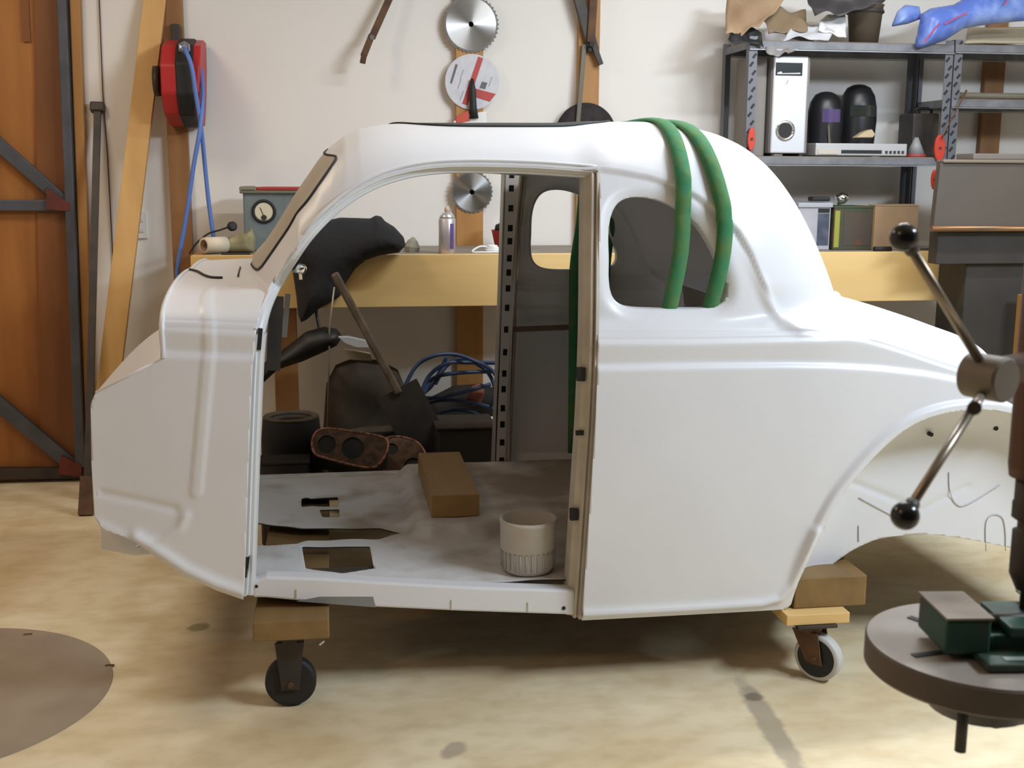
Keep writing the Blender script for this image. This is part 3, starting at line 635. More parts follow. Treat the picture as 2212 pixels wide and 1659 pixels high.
M_bag = mat('blue_plastic_bag', (.10, .17, .55), .35, c2=(.30, .42, .78), scale=9, lo=.45, hi=.72, bump=.3)
t = thing('blue_bag', 'blue plastic sack with red print spilling over the top shelf', 'plastic bag', PY(2080, 60, 4.86))
def bag_part(name, pts, y0, T, seed): 
    o = blob(name, M_bag, pxz(pts, y0), y0, T, t, R=.06, amp=.018, fr=24, seed=seed, back=.5); return o
bag_part('bag_body', [(1990, 30), (2010, 18), (2060, 10), (2110, -20), (2230, -20), (2230, 44), (2180, 48), (2120, 55), (2080, 62), (2040, 88), (1985, 106), (1975, 100), (1982, 70)], YF-.02, .06, 3)
bag_part('bag_fold', [(1925, 58), (1938, 25), (1955, 10), (1985, 14), (1992, 40), (1960, 52)], YF+.02, .05, 4)
for a, b_ in (((2030, 50), (1995, 92)), ((2090, 26), (2040, 52)), ((2180, -5), (2168, 12))):
    P0, P1 = PY(*a, YF-.088), PY(*b_, YF-.088); MB().bar(P0, P1, .006, .002).build('red_print', mat('bag_print_red', (.40, .06, .16), .5), t)
sheet('pale_board', mat('pale_board', (.42, .36, .25), .7), [S(2085, 92, YF-.01), S(2235, 92, YF-.01), S(2235, 60, 5.15), S(2090, 62, 5.15)], 'pale flat board on the right shelving below the blue sack', 'board', .001, seed=10, th=.010)
# right shelving contents
x0, z0, x1, z1 = pbox(2090, 216, 2250, 240, 4.92)
t = tag(MB().tube([(2.70, YF+.06, zQ+.016), (3.35, YF+.06, zQ+.016)], .015, 12).build('steel_pipe', mat('olive_pipe', (.16, .14, .10), .6)), 'long olive pipe on middle level of the right shelving', 'pipe')
tag(MB().tube([PY(2034, 300, YF-.03), PY(2060, 250, YF-.03), PY(2088, 195, YF-.03)], [.0025, .003, .005], 8).build('thin_stick', M_rust), 'thin brown stick leaning on the right shelf post', 'stick')

# boxes on the bench below the shelf
y = 4.80
def bench_box(name, m, px0, py0, px1, y, dep, label, cat, lid=None, bev=.003):
    x0, z0, x1, z1 = pbox(px0, py0, px1, 540, y)
    t = thing(name, label, cat, ((x0+x1)/2, y+dep/2, ZB))
    box_obj('body', m, (x0, y, ZB+.0005), (x1, y+dep, z1-(.02 if lid else 0)), t, bev)
    if lid: box_obj('lid', lid, (x0-.006, y-.006, z1-.0199), (x1+.006, y+dep+.006, z1), t, .003)
    return t, x0, x1, z1
t, x0, x1, z1 = bench_box('storage_tub', mat('cloudy_plastic', (.48, .47, .50), .3, c2=(.40, .40, .44), scale=10), 1722, 438, 1796, 4.81, .25, 'cloudy plastic storage tub on the bench, its right half showing dark contents', 'tub', mat('tub_lid', (.42, .43, .47), .35))
box_obj('content_window', mat('contents_blue', (.10, .12, .17), .5, c2=(.05, .06, .09), scale=18), (x0+.085, 4.8085, ZB+.02), (x1-.006, 4.8098, z1-.045), t)
box_obj('content_top', M_black, (x0+.085, 4.8085, z1-.042), (x1-.006, 4.8098, z1-.024), t)
t, x0, x1, z1 = bench_box('tool_carton', mat('carton_green', (.055, .065, .035), .6, c2=(.12, .06, .035), scale=16, lo=.5, hi=.7), 1798, 449, 1888, 4.80, .22, 'dark green printed carton with yellow edge on the bench', 'carton')
box_obj('yellow_edge', mat('edge_yellow', (.33, .34, .05), .5), (x0+.004, 4.7985, ZB+.012), (x0+.026, 4.7999, z1-.012), t)
box_obj('print_panel', mat('panel_brown', (.075, .06, .045), .6, c2=(.16, .055, .02), scale=24, lo=.55, hi=.75), (x0+.045, 4.7985, ZB+.02), (x1-.008, 4.7999, z1-.02), t)
box_obj('lid_flap', mat('flap_green', (.06, .085, .04), .6), (x0-.003, 4.7975, z1+.0002), (x1+.003, 5.02, z1+.006), t)
t, x0, x1, z1 = bench_box('cardboard_box', M_card, 1886, 446, 1986, 4.78, .2, 'plain tan cardboard box on the bench behind the drill handle knob', 'box')
MB().prism([(x0, 4.7795, z1+.0005), (x1, 4.7795, z1+.0005), (x1+.01, 4.85, z1+.006), (x0, 4.85, z1+.004)], (0, 0, .003)).build('flap', M_card, t)
tag(MB().lathe([(.022, 0), (.025, .03), (.012, .05), (1e-4, .052)], (PY(1815, 440, 4.86)[0], 4.90, PY(1815, 440, 4.80)[2]+.012), (.7, -.2, .25), 14).build('chrome_socket', M_chrome), 'shiny chrome fitting lying on the green carton and tub lid', 'fitting')
tag(MB().box((PY(1752, 430, 4.86)[0], 4.84, PY(1752, 440, 4.81)[2]+.009), (PY(1790, 430, 4.86)[0], 4.90, PY(1752, 440, 4.81)[2]+.028)).build('black_pliers', M_black, None, .006), 'small black tool lying on lid of the cloudy tub', 'tool')
tag(MB().tube([(PY(1888, 535, 4.70)[0], 4.70, ZB+.011), (PY(1925, 535, 4.70)[0], 4.70, ZB+.011)], [.010, .0105], 12).build('black_torch', M_black), 'short black torch lying at the bench edge before tan box', 'torch')
tag(MB().box((PY(1982, 538, 4.70)[0], 4.69, ZB+.0005), (PY(2020, 538, 4.70)[0], 4.72, ZB+.014)).build('grey_clamp', M_steel, None, .004), 'small grey steel clamp at bench edge right of the drill knob', 'clamp')

# brown sheet-metal machine at the right
M_mach = mat('machine_brown', (.105, .085, .066), .5, c2=(.085, .068, .053), scale=3)
M_machd = mat('machine_dark', (.040, .034, .030), .55, c2=(.03, .026, .022), scale=5)
ym = 4.36
P = lambda a, b, y=ym: PY(a, b, y)
x0 = P(2012, 498)[0]
t = thing('folding_machine', 'brown steel folding machine on a dark pedestal at right of the bench', 'machine', (P(2160, 700)[0]+.2, 4.6, 0))
zt, zl = P(2030, 352)[2], P(2012, 494)[2]
hood = MB(); xr = x0+1.0
hood.prism([(x0+.030, ym+.02, zt), (x0+.008, ym, zl), (x0+.008, ym+.035, zl), (x0+.030, ym+.055, zt)], (1.0, 0, 0))
hood.build('hood', M_mach, t, .004)
MB().prism([(x0+.034, ym+.008, zt+.001), (xr+.02, ym+.008, zt+.001), (xr+.02, ym+.30, zt+.001), (x0+.16, ym+.30, zt+.001)], (0, 0, .013)).build('top_plate', mat('plate_tan', (.27, .22, .17), .4, .3), t, .004)
MB().box((x0+.24, ym+.15, zt+.015), (xr, ym+.29, zt+.040)).build('clamp_beam', mat('beam_grey', (.25, .22, .19), .45, .3), t, .005)
MB().tube([(x0-.004, ym-.006, zl), (xr, ym-.006, zl)], .012, 10).build('front_edge', mat('edge_worn', (.20, .13, .08), .35, .6, c2=(.30, .15, .06), scale=7, stretch=(1, 1, 1)), t)
z2 = P(2030, 560)[2]
MB().box((x0+.045, ym+.03, ZB-.03), (xr-.02, ym+.10, zl-.013)).build('lower_beam', M_machd, t, .004)
MB().box((P(2103, 600)[0], ym+.06, .03), (xr-.05, ym+.28, ZB-.0305)).build('pedestal', M_machd, t, .005)
MB().box((P(2100, 600)[0]-.05, ym+.02, 0.0), (xr, ym+.29, .0295)).build('foot_plate', M_dark, t, .004)
tag(MB().box((P(2198, 600)[0], ym-.05, 0.003), (P(2198, 600)[0]+.06, ym-.008, .86)).build('orange_post', M_stud, None, .003), 'orange timber offcut standing in front of dark pedestal at right edge', 'timber')

# ------------------------------------------------------------------ clutter under the bench
yu = 4.62
def Q(px, py, y=yu): return PY(px, py, y)
yS = 4.42
s0, s1 = PY(722, 590, yS), PY(862, 850, yS)
t = thing('shovel', 'long wooden-shafted shovel leaning against bench front below black jacket', 'shovel', s1)
MB().bar(s0, s1, .030, .03).build('shaft', mat('old_shaft', (.16, .115, .075), .7, c2=(.10, .07, .045), scale=20), t, .008)
dd = (s1-s0)/np.linalg.norm(s1-s0)
MB().bar(s1-dd*.02, s1+dd*.36*0.9, .17, .006).build('blade', M_dark, t)
tag(MB().tube([PY(722, 620, 4.53), PY(712, 700, 4.53), PY(706, 1030, 4.53)], .0035, 8).build('thin_rod', mat('rod_grey', (.32, .29, .24), .5, .5)), 'thin pale rod standing beside the shovel shaft', 'rod')
M_leath = mat('black_leather', (.014, .014, .013), .5, bump=.2, scale=30)
# brown canvas sack
tag(blob('canvas_sack', mat('sack_brown', (.045, .033, .022), .9, c2=(.06, .045, .03), scale=16), pxz([(690, 1060), (700, 900), (705, 830), (725, 790), (770, 772), (820, 780), (860, 800), (880, 850), (890, 1060)], 4.84), 4.86, .12, R=.12, amp=.012, fr=20, seed=4), 'dark brown canvas sack under the bench behind the shovel', 'sack')
# tyres lying flat
def tyre(px, py, y, rpx, label):
    c = PY(px, py, y); R = np.linalg.norm(PY(px+rpx, py, y)-c)
    t = thing('old_tyre', label, 'tyre', (c[0], y+R*.3, 0.001), 'old tyres under the bench')
    hh = c[2]
    o = (c[0], y+R*.3, .001)
    MB().lathe([(R*.62, .002), (R*.9, 0), (R, hh*.2), (R, hh*.8), (R*.92, hh), (R*.68, hh*1.0), (R*.62, hh*.93), (R*.62, .002)], o, n=40, cap=False).build('rubber', mat('old_tyre_rubber', (.008, .007, .006), .85), t)
    MB().lathe([(R*.93, hh*1.0+.001), (R*.90, hh*1.0+.006), (R*.70, hh*1.0+.006), (R*.64, hh*.96)], o, n=40, cap=False).build('dusty_sidewall', mat('dusty_brown', (.085, .06, .036), .85, c2=(.05, .036, .02), scale=14), t)
    return t
tyre(628, 905, 4.35, 66, 'old tyre with dusty brown sidewall lying under bench at left of the doorway')
tyre(825, 945, 4.56, 90, 'wider old tyre lying under bench in middle of the doorway')
# copper-edged cylinder heads
M_cop = mat('copper_gasket', (.16, .085, .05), .55, .3, c2=(.07, .045, .03), scale=30, lo=.4, hi=.6); M_cope = mat('copper_edge', (.52, .24, .16), .4, .6, c2=(.2, .1, .07), scale=70, lo=.45, hi=.6)
M_iron = mat('dirty_iron', (.065, .05, .037), .7, c2=(.035, .028, .022), scale=18)
def cyl_head(poly, holes, y, label, tilt=.06):
    c = PY(*np.mean(poly, 0), y)
    t = thing('cylinder_head', label, 'engine part', (c[0], y, c[2]), 'engine cylinder heads on the floor')
    Qp = np.array([q[:2] for q in [(p[0], p[2]) for p in smooth_path([(a, 0, b) for a, b in pxz(poly, y)], 5, True)]])
    lo, hi = Qp.min(0), Qp.max(0); n1, n2 = 90, 44
    X, Z = np.meshgrid(np.linspace(lo[0], hi[0], n1), np.linspace(lo[1], hi[1], n2), indexing='ij')
    V = np.stack([X.ravel(), np.zeros(X.size), Z.ravel()], 1); Fs = [(i*n2+j, (i+1)*n2+j, (i+1)*n2+j+1, i*n2+j+1) for i in range(n1-1) for j in range(n2-1)]
    V, Fs = clip(V, Fs, poly_sdf(V[:, [0, 2]], Qp))
    hs = []
    for px, py, rx, ry in holes:
        h = PY(px, py, y); hx = rx*np.linalg.norm(PY(px+1, py, y)-h); hz = ry*np.linalg.norm(PY(px, py+1, y)-h); hs.append((h[0], h[2], hx, hz))
        V, Fs = clip(V, Fs, (np.hypot((V[:, 0]-h[0])/hx, (V[:, 2]-h[2])/hz)-1)*min(hx, hz))
    zc = V[:, 2].mean()
    V[:, 1] = y+(V[:, 2]-zc)*1.0
    g = MB().add(V, Fs, False).build('gasket_face', M_cop, t, solid=.006, off=0)
    rim = MB().tube([(a, y+(b-zc)-.003, b) for a, b in Qp], .005, 6, closed=True).build('copper_edge', M_cope, t)
    k = MB().prism([(a*1.0, y+(b-zc)*1.0+.006, b) for a, b in Qp], (0, .09, -.07)).build('casting', M_iron, t)
    for h in hs:
        MB().prism([(h[0]+h[2]*.97*cos(a), y+(h[1]+h[3]*.97*sin(a)-zc)+.0055, h[1]+h[3]*.97*sin(a)) for a in np.linspace(0, 2*pi, 25)[:-1]], (0, -.001, 0)).build('bore', M_black, t)
    return t
cyl_head([(674, 962), (678, 945), (692, 935), (720, 933), (780, 940), (825, 947), (838, 955), (836, 972), (822, 990), (805, 1000), (770, 998), (710, 986), (682, 978)], [(706, 962, 20, 16), (762, 968, 24, 19)], 4.20, 'copper-faced cylinder head with two bores just beyond the far sill')
cyl_head([(812, 968), (850, 952), (900, 960), (922, 985), (925, 1020), (895, 1034), (850, 1025), (815, 1000)], [(892, 1006, 20, 16), (845, 975, 16, 10)], 4.31, 'darker cylinder head leaning right of the first, beside wooden block')
for k, (a, b, m_, lab, nm) in enumerate((((560, 1005), (668, 1060), M_iron, 'dark low iron pan beyond the far sill at left', 'drain_pan'), ((945, 930), (1070, 1060), M_machd, 'dark tool box beyond the far sill behind wooden block', 'tool_box'))):
    yb_ = 4.155 if nm == 'drain_pan' else 4.30
    p, q = PY(*a, yb_), PY(*b, yb_)
    t = thing(nm, lab, 'box', ((p[0]+q[0])/2, 4.4, 0))
    box_obj('body', m_, (p[0], yb_, .002), (q[0], yb_+(.10 if yb_ < 4.2 else .22), p[2]), t, .01)
    box_obj('rim', M_dark, (p[0]-.006, yb_-.008, p[2]+.0002), (q[0]+.006, yb_+(.106 if yb_ < 4.2 else .23), p[2]+.012), t, .004)
# black bag hanging at the left of the doorway
t = thing('tool_bag', 'black tapered leather bag hanging from the bench beyond the front door pillar', 'bag', PY(650, 750, 4.56))
blob('bag_body', M_leath, pxz([(556, 815), (570, 785), (600, 765), (635, 738), (660, 718), (700, 707), (728, 712), (740, 728), (728, 748), (700, 762), (655, 782), (600, 800), (565, 832), (548, 850)], 4.56), 4.58, .07, t, R=.06, amp=.006, fr=18, back=.6, seed=9)
MB().tube(smooth_path([PY(690, 712, 4.60), PY(684, 680, 4.63), PY(680, 640, 4.653)], 6), .006, 8).build('strap', M_leath, t)
tag(MB().prism([PY(a, b, 4.40) for a, b in [(730, 728), (752, 727), (790, 735), (797, 752), (770, 752), (745, 742)]], (0, .03, 0)).build('alloy_bracket', mat('bracket_pale', (.62, .64, .68), .35, .4), None, .003), 'bright silver alloy bracket against shovel shaft', 'bracket')
tag(MB().prism([PY(a, b, 4.44) for a, b in [(742, 755), (800, 765), (805, 780), (758, 778)]], (0, .04, 0)).build('tan_offcut', mat('tan_wood', (.34, .27, .18), .7), None, .003), 'tan wood offcut just below the silver bracket', 'offcut')
# blue cable coil
M_bcab = mat('dark_blue_cable', (.025, .05, .12), .5)
t = thing('cable_coil', 'coil of dark blue cable heaped under the bench left of holed post', 'cable', PY(980, 1000, 4.6))
loops = [[(872, 840), (900, 790), (940, 768), (985, 766), (1030, 782), (1062, 800), (1082, 830)], [(905, 870), (925, 815), (965, 785), (1010, 783), (1075, 784)], [(915, 850), (935, 818), (985, 806), (1080, 802)], [(940, 830), (965, 790), (1000, 775), (1050, 800), (1070, 845), (1060, 880)],
         [(893, 965), (893, 900), (905, 860), (935, 830), (965, 770)], [(880, 845), (925, 860), (990, 850), (1060, 830)], [(900, 905), (930, 870), (990, 865), (1060, 880), (1080, 900)], [(915, 925), (960, 890), (1020, 890), (1075, 925)]]
for k, L in enumerate(loops): MB().tube(smooth_path([PY(a, b, 4.52+.018*k+.02*(i % 2)) for i, (a, b) in enumerate(L)], 8), .008, 8).build('loop', M_bcab, t)
tag(blob('dark_bundle', mat('bundle_dark', (.018, .015, .013), .9), pxz([(900, 1060), (905, 900), (930, 860), (980, 835), (1040, 830), (1085, 845), (1085, 1060)], 4.80), 4.82, .08, R=.06, amp=.015, fr=30, seed=12), 'dark heap of rags under the bench behind the blue cable', 'rags')
tag(blob('red_rag', mat('rag_red', (.22, .07, .05), .9), pxz([(1008, 862), (1018, 836), (1035, 828), (1048, 845), (1040, 872), (1020, 880)], 4.66), 4.67, .03, R=.03, amp=.006, fr=40, seed=5), 'small faded red rag among the blue cable', 'rag')
tag(MB().box((PY(1022, 918, 4.62)[0], 4.60, PY(1022, 918, 4.62)[2]), (PY(1078, 905, 4.62)[0], 4.64, PY(1022, 902, 4.62)[2])).build('white_tube', M_white, None, .008), 'short white tube below the red rag', 'tube')

# round cover in the floor, lower left
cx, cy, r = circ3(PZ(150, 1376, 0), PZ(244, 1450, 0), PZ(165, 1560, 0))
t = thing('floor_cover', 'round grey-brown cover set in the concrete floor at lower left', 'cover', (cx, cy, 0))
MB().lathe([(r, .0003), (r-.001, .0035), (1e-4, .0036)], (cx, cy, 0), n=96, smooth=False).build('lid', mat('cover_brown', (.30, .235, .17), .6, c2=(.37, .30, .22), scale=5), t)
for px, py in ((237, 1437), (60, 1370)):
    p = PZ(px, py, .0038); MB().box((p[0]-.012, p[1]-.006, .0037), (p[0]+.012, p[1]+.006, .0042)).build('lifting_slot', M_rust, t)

# ------------------------------------------------------------------ the coupe body: a lofted shell
HW, YC = 0.65, 3.47
def ss(x, a, b): t = np.clip((x-a)/(b-a), 0, 1); return t*t*(3-2*t)
def prof(pts, y=None):                              # pixel profile -> x,z arrays on plane y
    P = np.array([PY(a, b, y) for a, b in pts]); return P[:, 0], P[:, 2]
_sil = [(545, 548), (575, 515), (600, 478), (640, 412), (690, 338), (715, 309), (740, 289), (770, 275), (800, 267), (850, 262), (1000, 262), (1200, 262), (1370, 260), (1450, 268), (1510, 281), (1560, 301), (1605, 332), (1640, 368), (1672, 411), (1700, 459), (1728, 514), (1750, 561), (1774, 606), (1790, 630)]
gx, gz = prof(_sil, YC-.12)
_dk = [(1780, 626), (1830, 640), (1900, 663), (2000, 699), (2110, 733), (2212, 765)]
dx, dz = prof(_dk, YC-.05)
NX = 470
X = np.linspace(-.575, 2.21, NX)
def sm(a, k=9):
    p = np.pad(a, k, mode='edge'); return np.convolve(p, np.ones(2*k+1)/(2*k+1), 'valid')
Wb = sm(np.interp(X, [-.6, -.4, -.1, .3, 1.2, 1.6, 2.0, 2.5], [.640, .645, .65, .65, .65, .645, .625, .56]))
uX, uZ = prof([(380, 708), (450, 712), (560, 716), (900, 727), (1295, 735), (1500, 735), (1700, 731)], YC-HW)
lX, lZ = prof([(380, 758), (450, 762), (560, 765), (900, 778), (1295, 787), (1500, 783), (1700, 781), (1800, 783), (1900, 789), (2000, 801), (2080, 817), (2132, 833), (2200, 855)], YC-HW)
zU, zL = np.interp(X, uX, uZ), sm(np.interp(X, lX, lZ), 4)
zB = sm(zU+.012-(1-ss(X, -.45, -.25))*0-ss(X, 1.15, 1.62)*(zU+.012-zL-.015), 10)
Hb = sm(np.where(X < .0, np.interp(X, [-.6, -.41, -.25, 0], [1.060, 1.064, 1.073, 1.075]), np.interp(X, np.r_[0, 1.2, dx], np.r_[1.04, 1.03, dz]))-zB, 6); Hb = np.maximum(Hb, .03)
Hg = np.where((X > gx[0]) & (X < gx[-1]), np.interp(X, gx, sm(gz, 0))-zB, 0)
k_ = (X > .1) & (X < 1.5); Hg2 = sm(Hg, 4); Hg = np.where(k_, Hg2, Hg); Hg = np.maximum(Hg, 1e-3)
x0f = gx[0]-.004
Wg = .632*np.clip((X-x0f)/.14, 0, 1)**.36
xr0, xr1 = .93, gx[-1]+.012
Wg = np.where(X > xr0, .632*np.clip(1-np.clip((X-xr0)/(xr1-xr0), 0, 1)**2.3, 0, 1)**(1/2.2), Wg); Wg = np.maximum(Wg, 1e-3)
pe = np.interp(X, [-.3, -.05, .2, .9, 1.35], [5.0, 4.6, 4.7, 4.7, 2.7]); qe = np.interp(X, [-.3, .0, .9, 1.4], [3.2, 2.5, 2.5, 2.0])
pb, qb = np.interp(X, [-.3, 0, 1.2, 1.7], [2.6, 3, 3, 2.6]), np.full(NX, 2.0)
def polar(phi, W, H, p, q):                         # superellipse radius, arrays (NX,1)x(1,M)
    c, s = np.cos(phi)[None], np.sin(phi)[None]
    lo, hi = np.zeros((len(W), phi.size)), np.full((len(W), phi.size), 2.0)
    for _ in range(40):
        r = (lo+hi)/2; v = (r*c/W[:, None])**p[:, None]+(r*s/H[:, None])**q[:, None]; lo = np.where(v < 1, r, lo); hi = np.where(v < 1, hi, r)
    return (lo+hi)/2
NL, NP = 120, 250
phi = np.linspace(0, pi/2, NP+1)[1:]
ra, rb = polar(phi, Wb, Hb, pb, qb), polar(phi, Wg, Hg, pe, qe)
kk = .018; R = (ra+rb+np.sqrt((ra-rb)**2+kk*kk)-kk)/2
tl = np.linspace(0, 1, NL)
zl = .165+(zB[:, None]-.165)*tl[None]; wl = Wb[:, None]-.022*((zB[:, None]-zl)/.7)**2
Wd = np.concatenate([wl, R*np.cos(phi)[None]], 1); Zd = np.concatenate([zl, zB[:, None]+R*np.sin(phi)[None]], 1)
Wd[:, -1] = 0.0
Xd = np.repeat(X[:, None], NL+NP, 1)
W0, Z0 = Wd.copy(), Zd.copy()
def side_w(x, z):
    i = int(np.clip(np.searchsorted(X, x)-1, 0, NX-2)); f = np.clip((x-X[i])/(X[i+1]-X[i]), 0, 1)
    a = np.interp(z, np.maximum.accumulate(Zd[i]), Wd[i]); b = np.interp(z, np.maximum.accumulate(Zd[i+1]), Wd[i+1]); return a*(1-f)+b*f
def SP(px, py):
    y = YC-HW
    for _ in range(7): p = PY(px, py, y); y = .5*y+.5*(YC-side_w(p[0], p[2])) if _ else YC-side_w(p[0], p[2])
    return PY(px, py, y)
def SPl(pts): return [SP(*p) for p in pts]
xz = lambda P: np.array([(p[0], p[2]) for p in P])
# traced outlines
DOORPX = [(527, 1400), (527, 1288), (530, 1240), (538, 1000), (546, 800), (552, 722), (567, 665), (592, 612), (626, 556), (660, 508), (700, 465), (740, 431), (780, 405), (820, 386), (860, 373), (900, 364), (950, 358), (1000, 356), (1080, 357), (1150, 359), (1230, 364), (1293, 369), (1294.5, 400), (1293, 560), (1291, 735), (1284, 900), (1277, 1010), (1264, 1200), (1254, 1338), (1253, 1400)]
DOOR = SPl(DOORPX)
ARCH = smooth_path(SPl([(1704, 1304), (1720, 1252), (1741, 1200), (1768, 1138), (1803, 1074), (1840, 1025), (1880, 980), (1920, 943), (1960, 915), (2005, 896), (2060, 884), (2130, 882), (2190, 891)]), 6)
AX = 1.668
ARCH += [np3((2*AX-p[0], p[1], p[2])) for p in ARCH[::-1] if 2*AX-p[0] > ARCH[-1][0]+.02]
LOWF = SPl([(345, 735), (349, 776), (300, 803), (206, 850), (198, 872), (200, 1000), (206, 1112), (226, 1140), (262, 1152), (292, 1163), (340, 1200), (400, 1240), (470, 1271), (526, 1291)])
OUT = [(LOWF[0][0], 2.2)]+[(p[0], p[2]) for p in LOWF]+[(p[0], p[2]) for p in SPl([(545, 1294), (1252, 1336), (1500, 1323), (1690, 1313)])]+[(p[0], p[2]) for p in ARCH]+[(2.19, .26), (2.19, .70), (1.765, .738)]+[(p[0], p[2]) for p in SPl([(2139, 846)])]+[(1.712, .815), (1.80, .885), (1.83, .95), (1.83, 2.2)]
WINPX = [(1318, 560), (1317, 510), (1322, 470), (1336, 441), (1360, 428), (1395, 427), (1435, 436), (1475, 456), (1510, 487), (1540, 532), (1562, 580), (1574, 618), (1572, 645), (1555, 662), (1525, 668), (1450, 669), (1380, 668), (1345, 660), (1325, 640), (1318, 605)]
WIN = np.array([p[[0, 2]] for p in smooth_path(SPl(WINPX), 5, True)])
def offset_poly(Q, d):
    n = len(Q); A = np.roll(Q, 1, 0); B = np.roll(Q, -1, 0); t = B-A; t /= np.linalg.norm(t, axis=1)[:, None]
    nr = np.stack([t[:, 1], -t[:, 0]], 1); area = np.sum(Q[:, 0]*np.roll(Q[:, 1], -1)-np.roll(Q[:, 0], -1)*Q[:, 1])
    return Q+nr*d*(1 if area > 0 else -1)
# surface relief: belt moulding, sail crease and ledge, pressed ribs, rocker and arch beads
PQ = np.stack([Xd.ravel(), Zd.ravel()], 1); Wf = Wd.ravel()
sidem = ss(Wf, .40, .52)
a = np.interp(PQ[:, 0], X, zU)-PQ[:, 1]; l = np.interp(PQ[:, 0], X, zL)-PQ[:, 1]; band = a+1e-6-l
fU = 1-ss(PQ[:, 0], 1.2, 1.55)
b1 = .011*ss(a, -.006, .012)*(1-.85*np.clip(a/np.maximum(a-l, .02), 0, 1))*fU+.0*a
b2 = .011*.15*fU+.012*ss(l, -.003, .016)
D = np.where(l > -.003, b2, b1)*sidem
SAIL = xz(SPl([(1294, 371), (1340, 377), (1400, 388), (1450, 402), (1500, 426), (1545, 458), (1590, 503), (1618, 551), (1640, 606), (1660, 650), (1684, 684)]))
dd_, sg, tt = line_dist(PQ, SAIL)
fade = ss(PQ[:, 0], .60, .70)*(1-ss(PQ[:, 0], 1.16, 1.30))
D += .011*ss(dd_*sg, -.003, .005)*fade*np.exp(-np.maximum(dd_-.02, 0)/.10)*ss(PQ[:, 1], 1.0, 1.06)
wd_ = -poly_sdf(PQ, WIN); D -= .016*np.clip(1-wd_/.034, 0, 1)**2*(Wf > .4)
LEDGE = xz(SPl([(1600, 520), (1630, 585), (1655, 645), (1685, 690), (1730, 711), (1775, 709), (1808, 696), (1826, 676)]))
dd_, sg, tt = line_dist(PQ, LEDGE); D += .012*np.exp(-(dd_/.013)**2)*ss(tt, 0, .35)*(1-ss(tt, .45, .75))*(PQ[:, 0] > 1.0)*(Wf > .2)
for pts, amp, wd in (([(448, 640), (452, 700), (452, 760), (440, 900), (425, 1060)], .0035, .013),):
    dd_, sg, tt = line_dist(PQ, xz(SPl(pts))); D += amp*(1-ss(dd_, wd*.7, wd*1.3))
for pts, amp, wd in (([(296, 1152), (345, 1186), (405, 1226), (470, 1256), (524, 1274)], .012, .013), ([(1256, 1321), (1500, 1308), (1640, 1299), (1680, 1288), (1705, 1262), (1728, 1200), (1752, 1140)], .010, .011),
                      ([(215, 1128), (262, 1152), (310, 1164), (352, 1160), (390, 1138), (402, 1110)], .006, .011), ([(222, 1062), (300, 1078), (380, 1096)], -.005, .009)):
    dd_, sg, tt = line_dist(PQ, xz(SPl(pts))); D += amp*np.exp(-(dd_/wd)**2)
dd_, sg, tt = line_dist(PQ, xz(ARCH)); D += .015*(1-ss(dd_, .017, .027))*ss(tt, .03, .13)
D = D.reshape(Xd.shape)
df = ra-rb-.012                                      # rounded ledge where the roof panel meets the tail
D[:, NL:] += .013*np.exp(-(df/.016)**2)*ss(X, 1.13, 1.22)[:, None]*(X < gx[-1]+.10)[:, None]
def normals(Wd, Zd):
    du = np.stack([np.gradient(Xd, axis=0), np.gradient(Wd, axis=0), np.gradient(Zd, axis=0)], -1)
    dv = np.stack([np.gradient(Xd, axis=1), np.gradient(Wd, axis=1), np.gradient(Zd, axis=1)], -1)
    n = np.cross(dv, du); n /= np.linalg.norm(n, axis=-1)[..., None]+1e-12; return n
N0 = normals(Wd, Zd)
N0 = np.where((N0[..., 1:2]*Wd[..., None]+N0[..., 2:]*.3) < 0, -N0, N0)
N0[:, -1] = (0, 0, 1)
XX = Xd+N0[..., 0]*D; WW = Wd+N0[..., 1]*D; ZZ = Zd+N0[..., 2]*D; WW[:, -1] = 0
WW = np.maximum(WW, 0)
VB = np.stack([XX.ravel(), WW.ravel(), ZZ.ravel()], 1); M_ = NL+NP
FB = [(i*M_+j, (i+1)*M_+j, (i+1)*M_+j+1, i*M_+j+1) for i in range(NX-1) for j in range(M_-1)]
def finish(mb_name, V, Fs, m, parent, solid=0.0, off=-1.0, V2=None, F2=None):     # (x,w,z) half -> whole, both sides
    if V2 is None: V2, F2 = V, Fs
    n = len(V); A = np.stack([V[:, 0], YC-V[:, 1], V[:, 2]], 1); B = np.stack([V2[:, 0], YC+V2[:, 1], V2[:, 2]], 1)
    mb = MB(); mb.add(A, Fs, True); mb.add(B, [f[::-1] for f in F2], True)
    o = mb.build(mb_name, m, parent, solid=solid, off=off, recalc=False)
    bm = bmesh.new(); bm.from_mesh(o.data); bmesh.ops.remove_doubles(bm, verts=bm.verts, dist=2e-5); bm.to_mesh(o.data); bm.free(); return o
car = thing('car_body', 'bare white-primed coupe car body shell with the door missing, up on timber beams', 'car body', (.6, YC, .2))
V, Fs = VB.copy(), FB
V, Fs = clip(V, Fs, poly_sdf(V[:, [0, 2]], OUT))
DOORXZ = xz(DOOR)
DOORF = [p+np3((-.055*float(1-ss(np.array(p[2]), .95, 1.25))*(k < 12), 0, 0)) for k, p in enumerate(DOOR)]
Vf, Ff = clip(V, Fs, -poly_sdf(V[:, [0, 2]], xz(DOORF)))
Vf, Ff = clip(Vf, Ff, -poly_sdf(Vf[:, [0, 2]], WIN))
V, Fs = clip(V, Fs, -poly_sdf(V[:, [0, 2]], DOORXZ))
V, Fs = clip(V, Fs, -poly_sdf(V[:, [0, 2]], WIN))
finish('body_shell', V, Fs, M_prim, car, solid=.004, V2=Vf, F2=Ff)

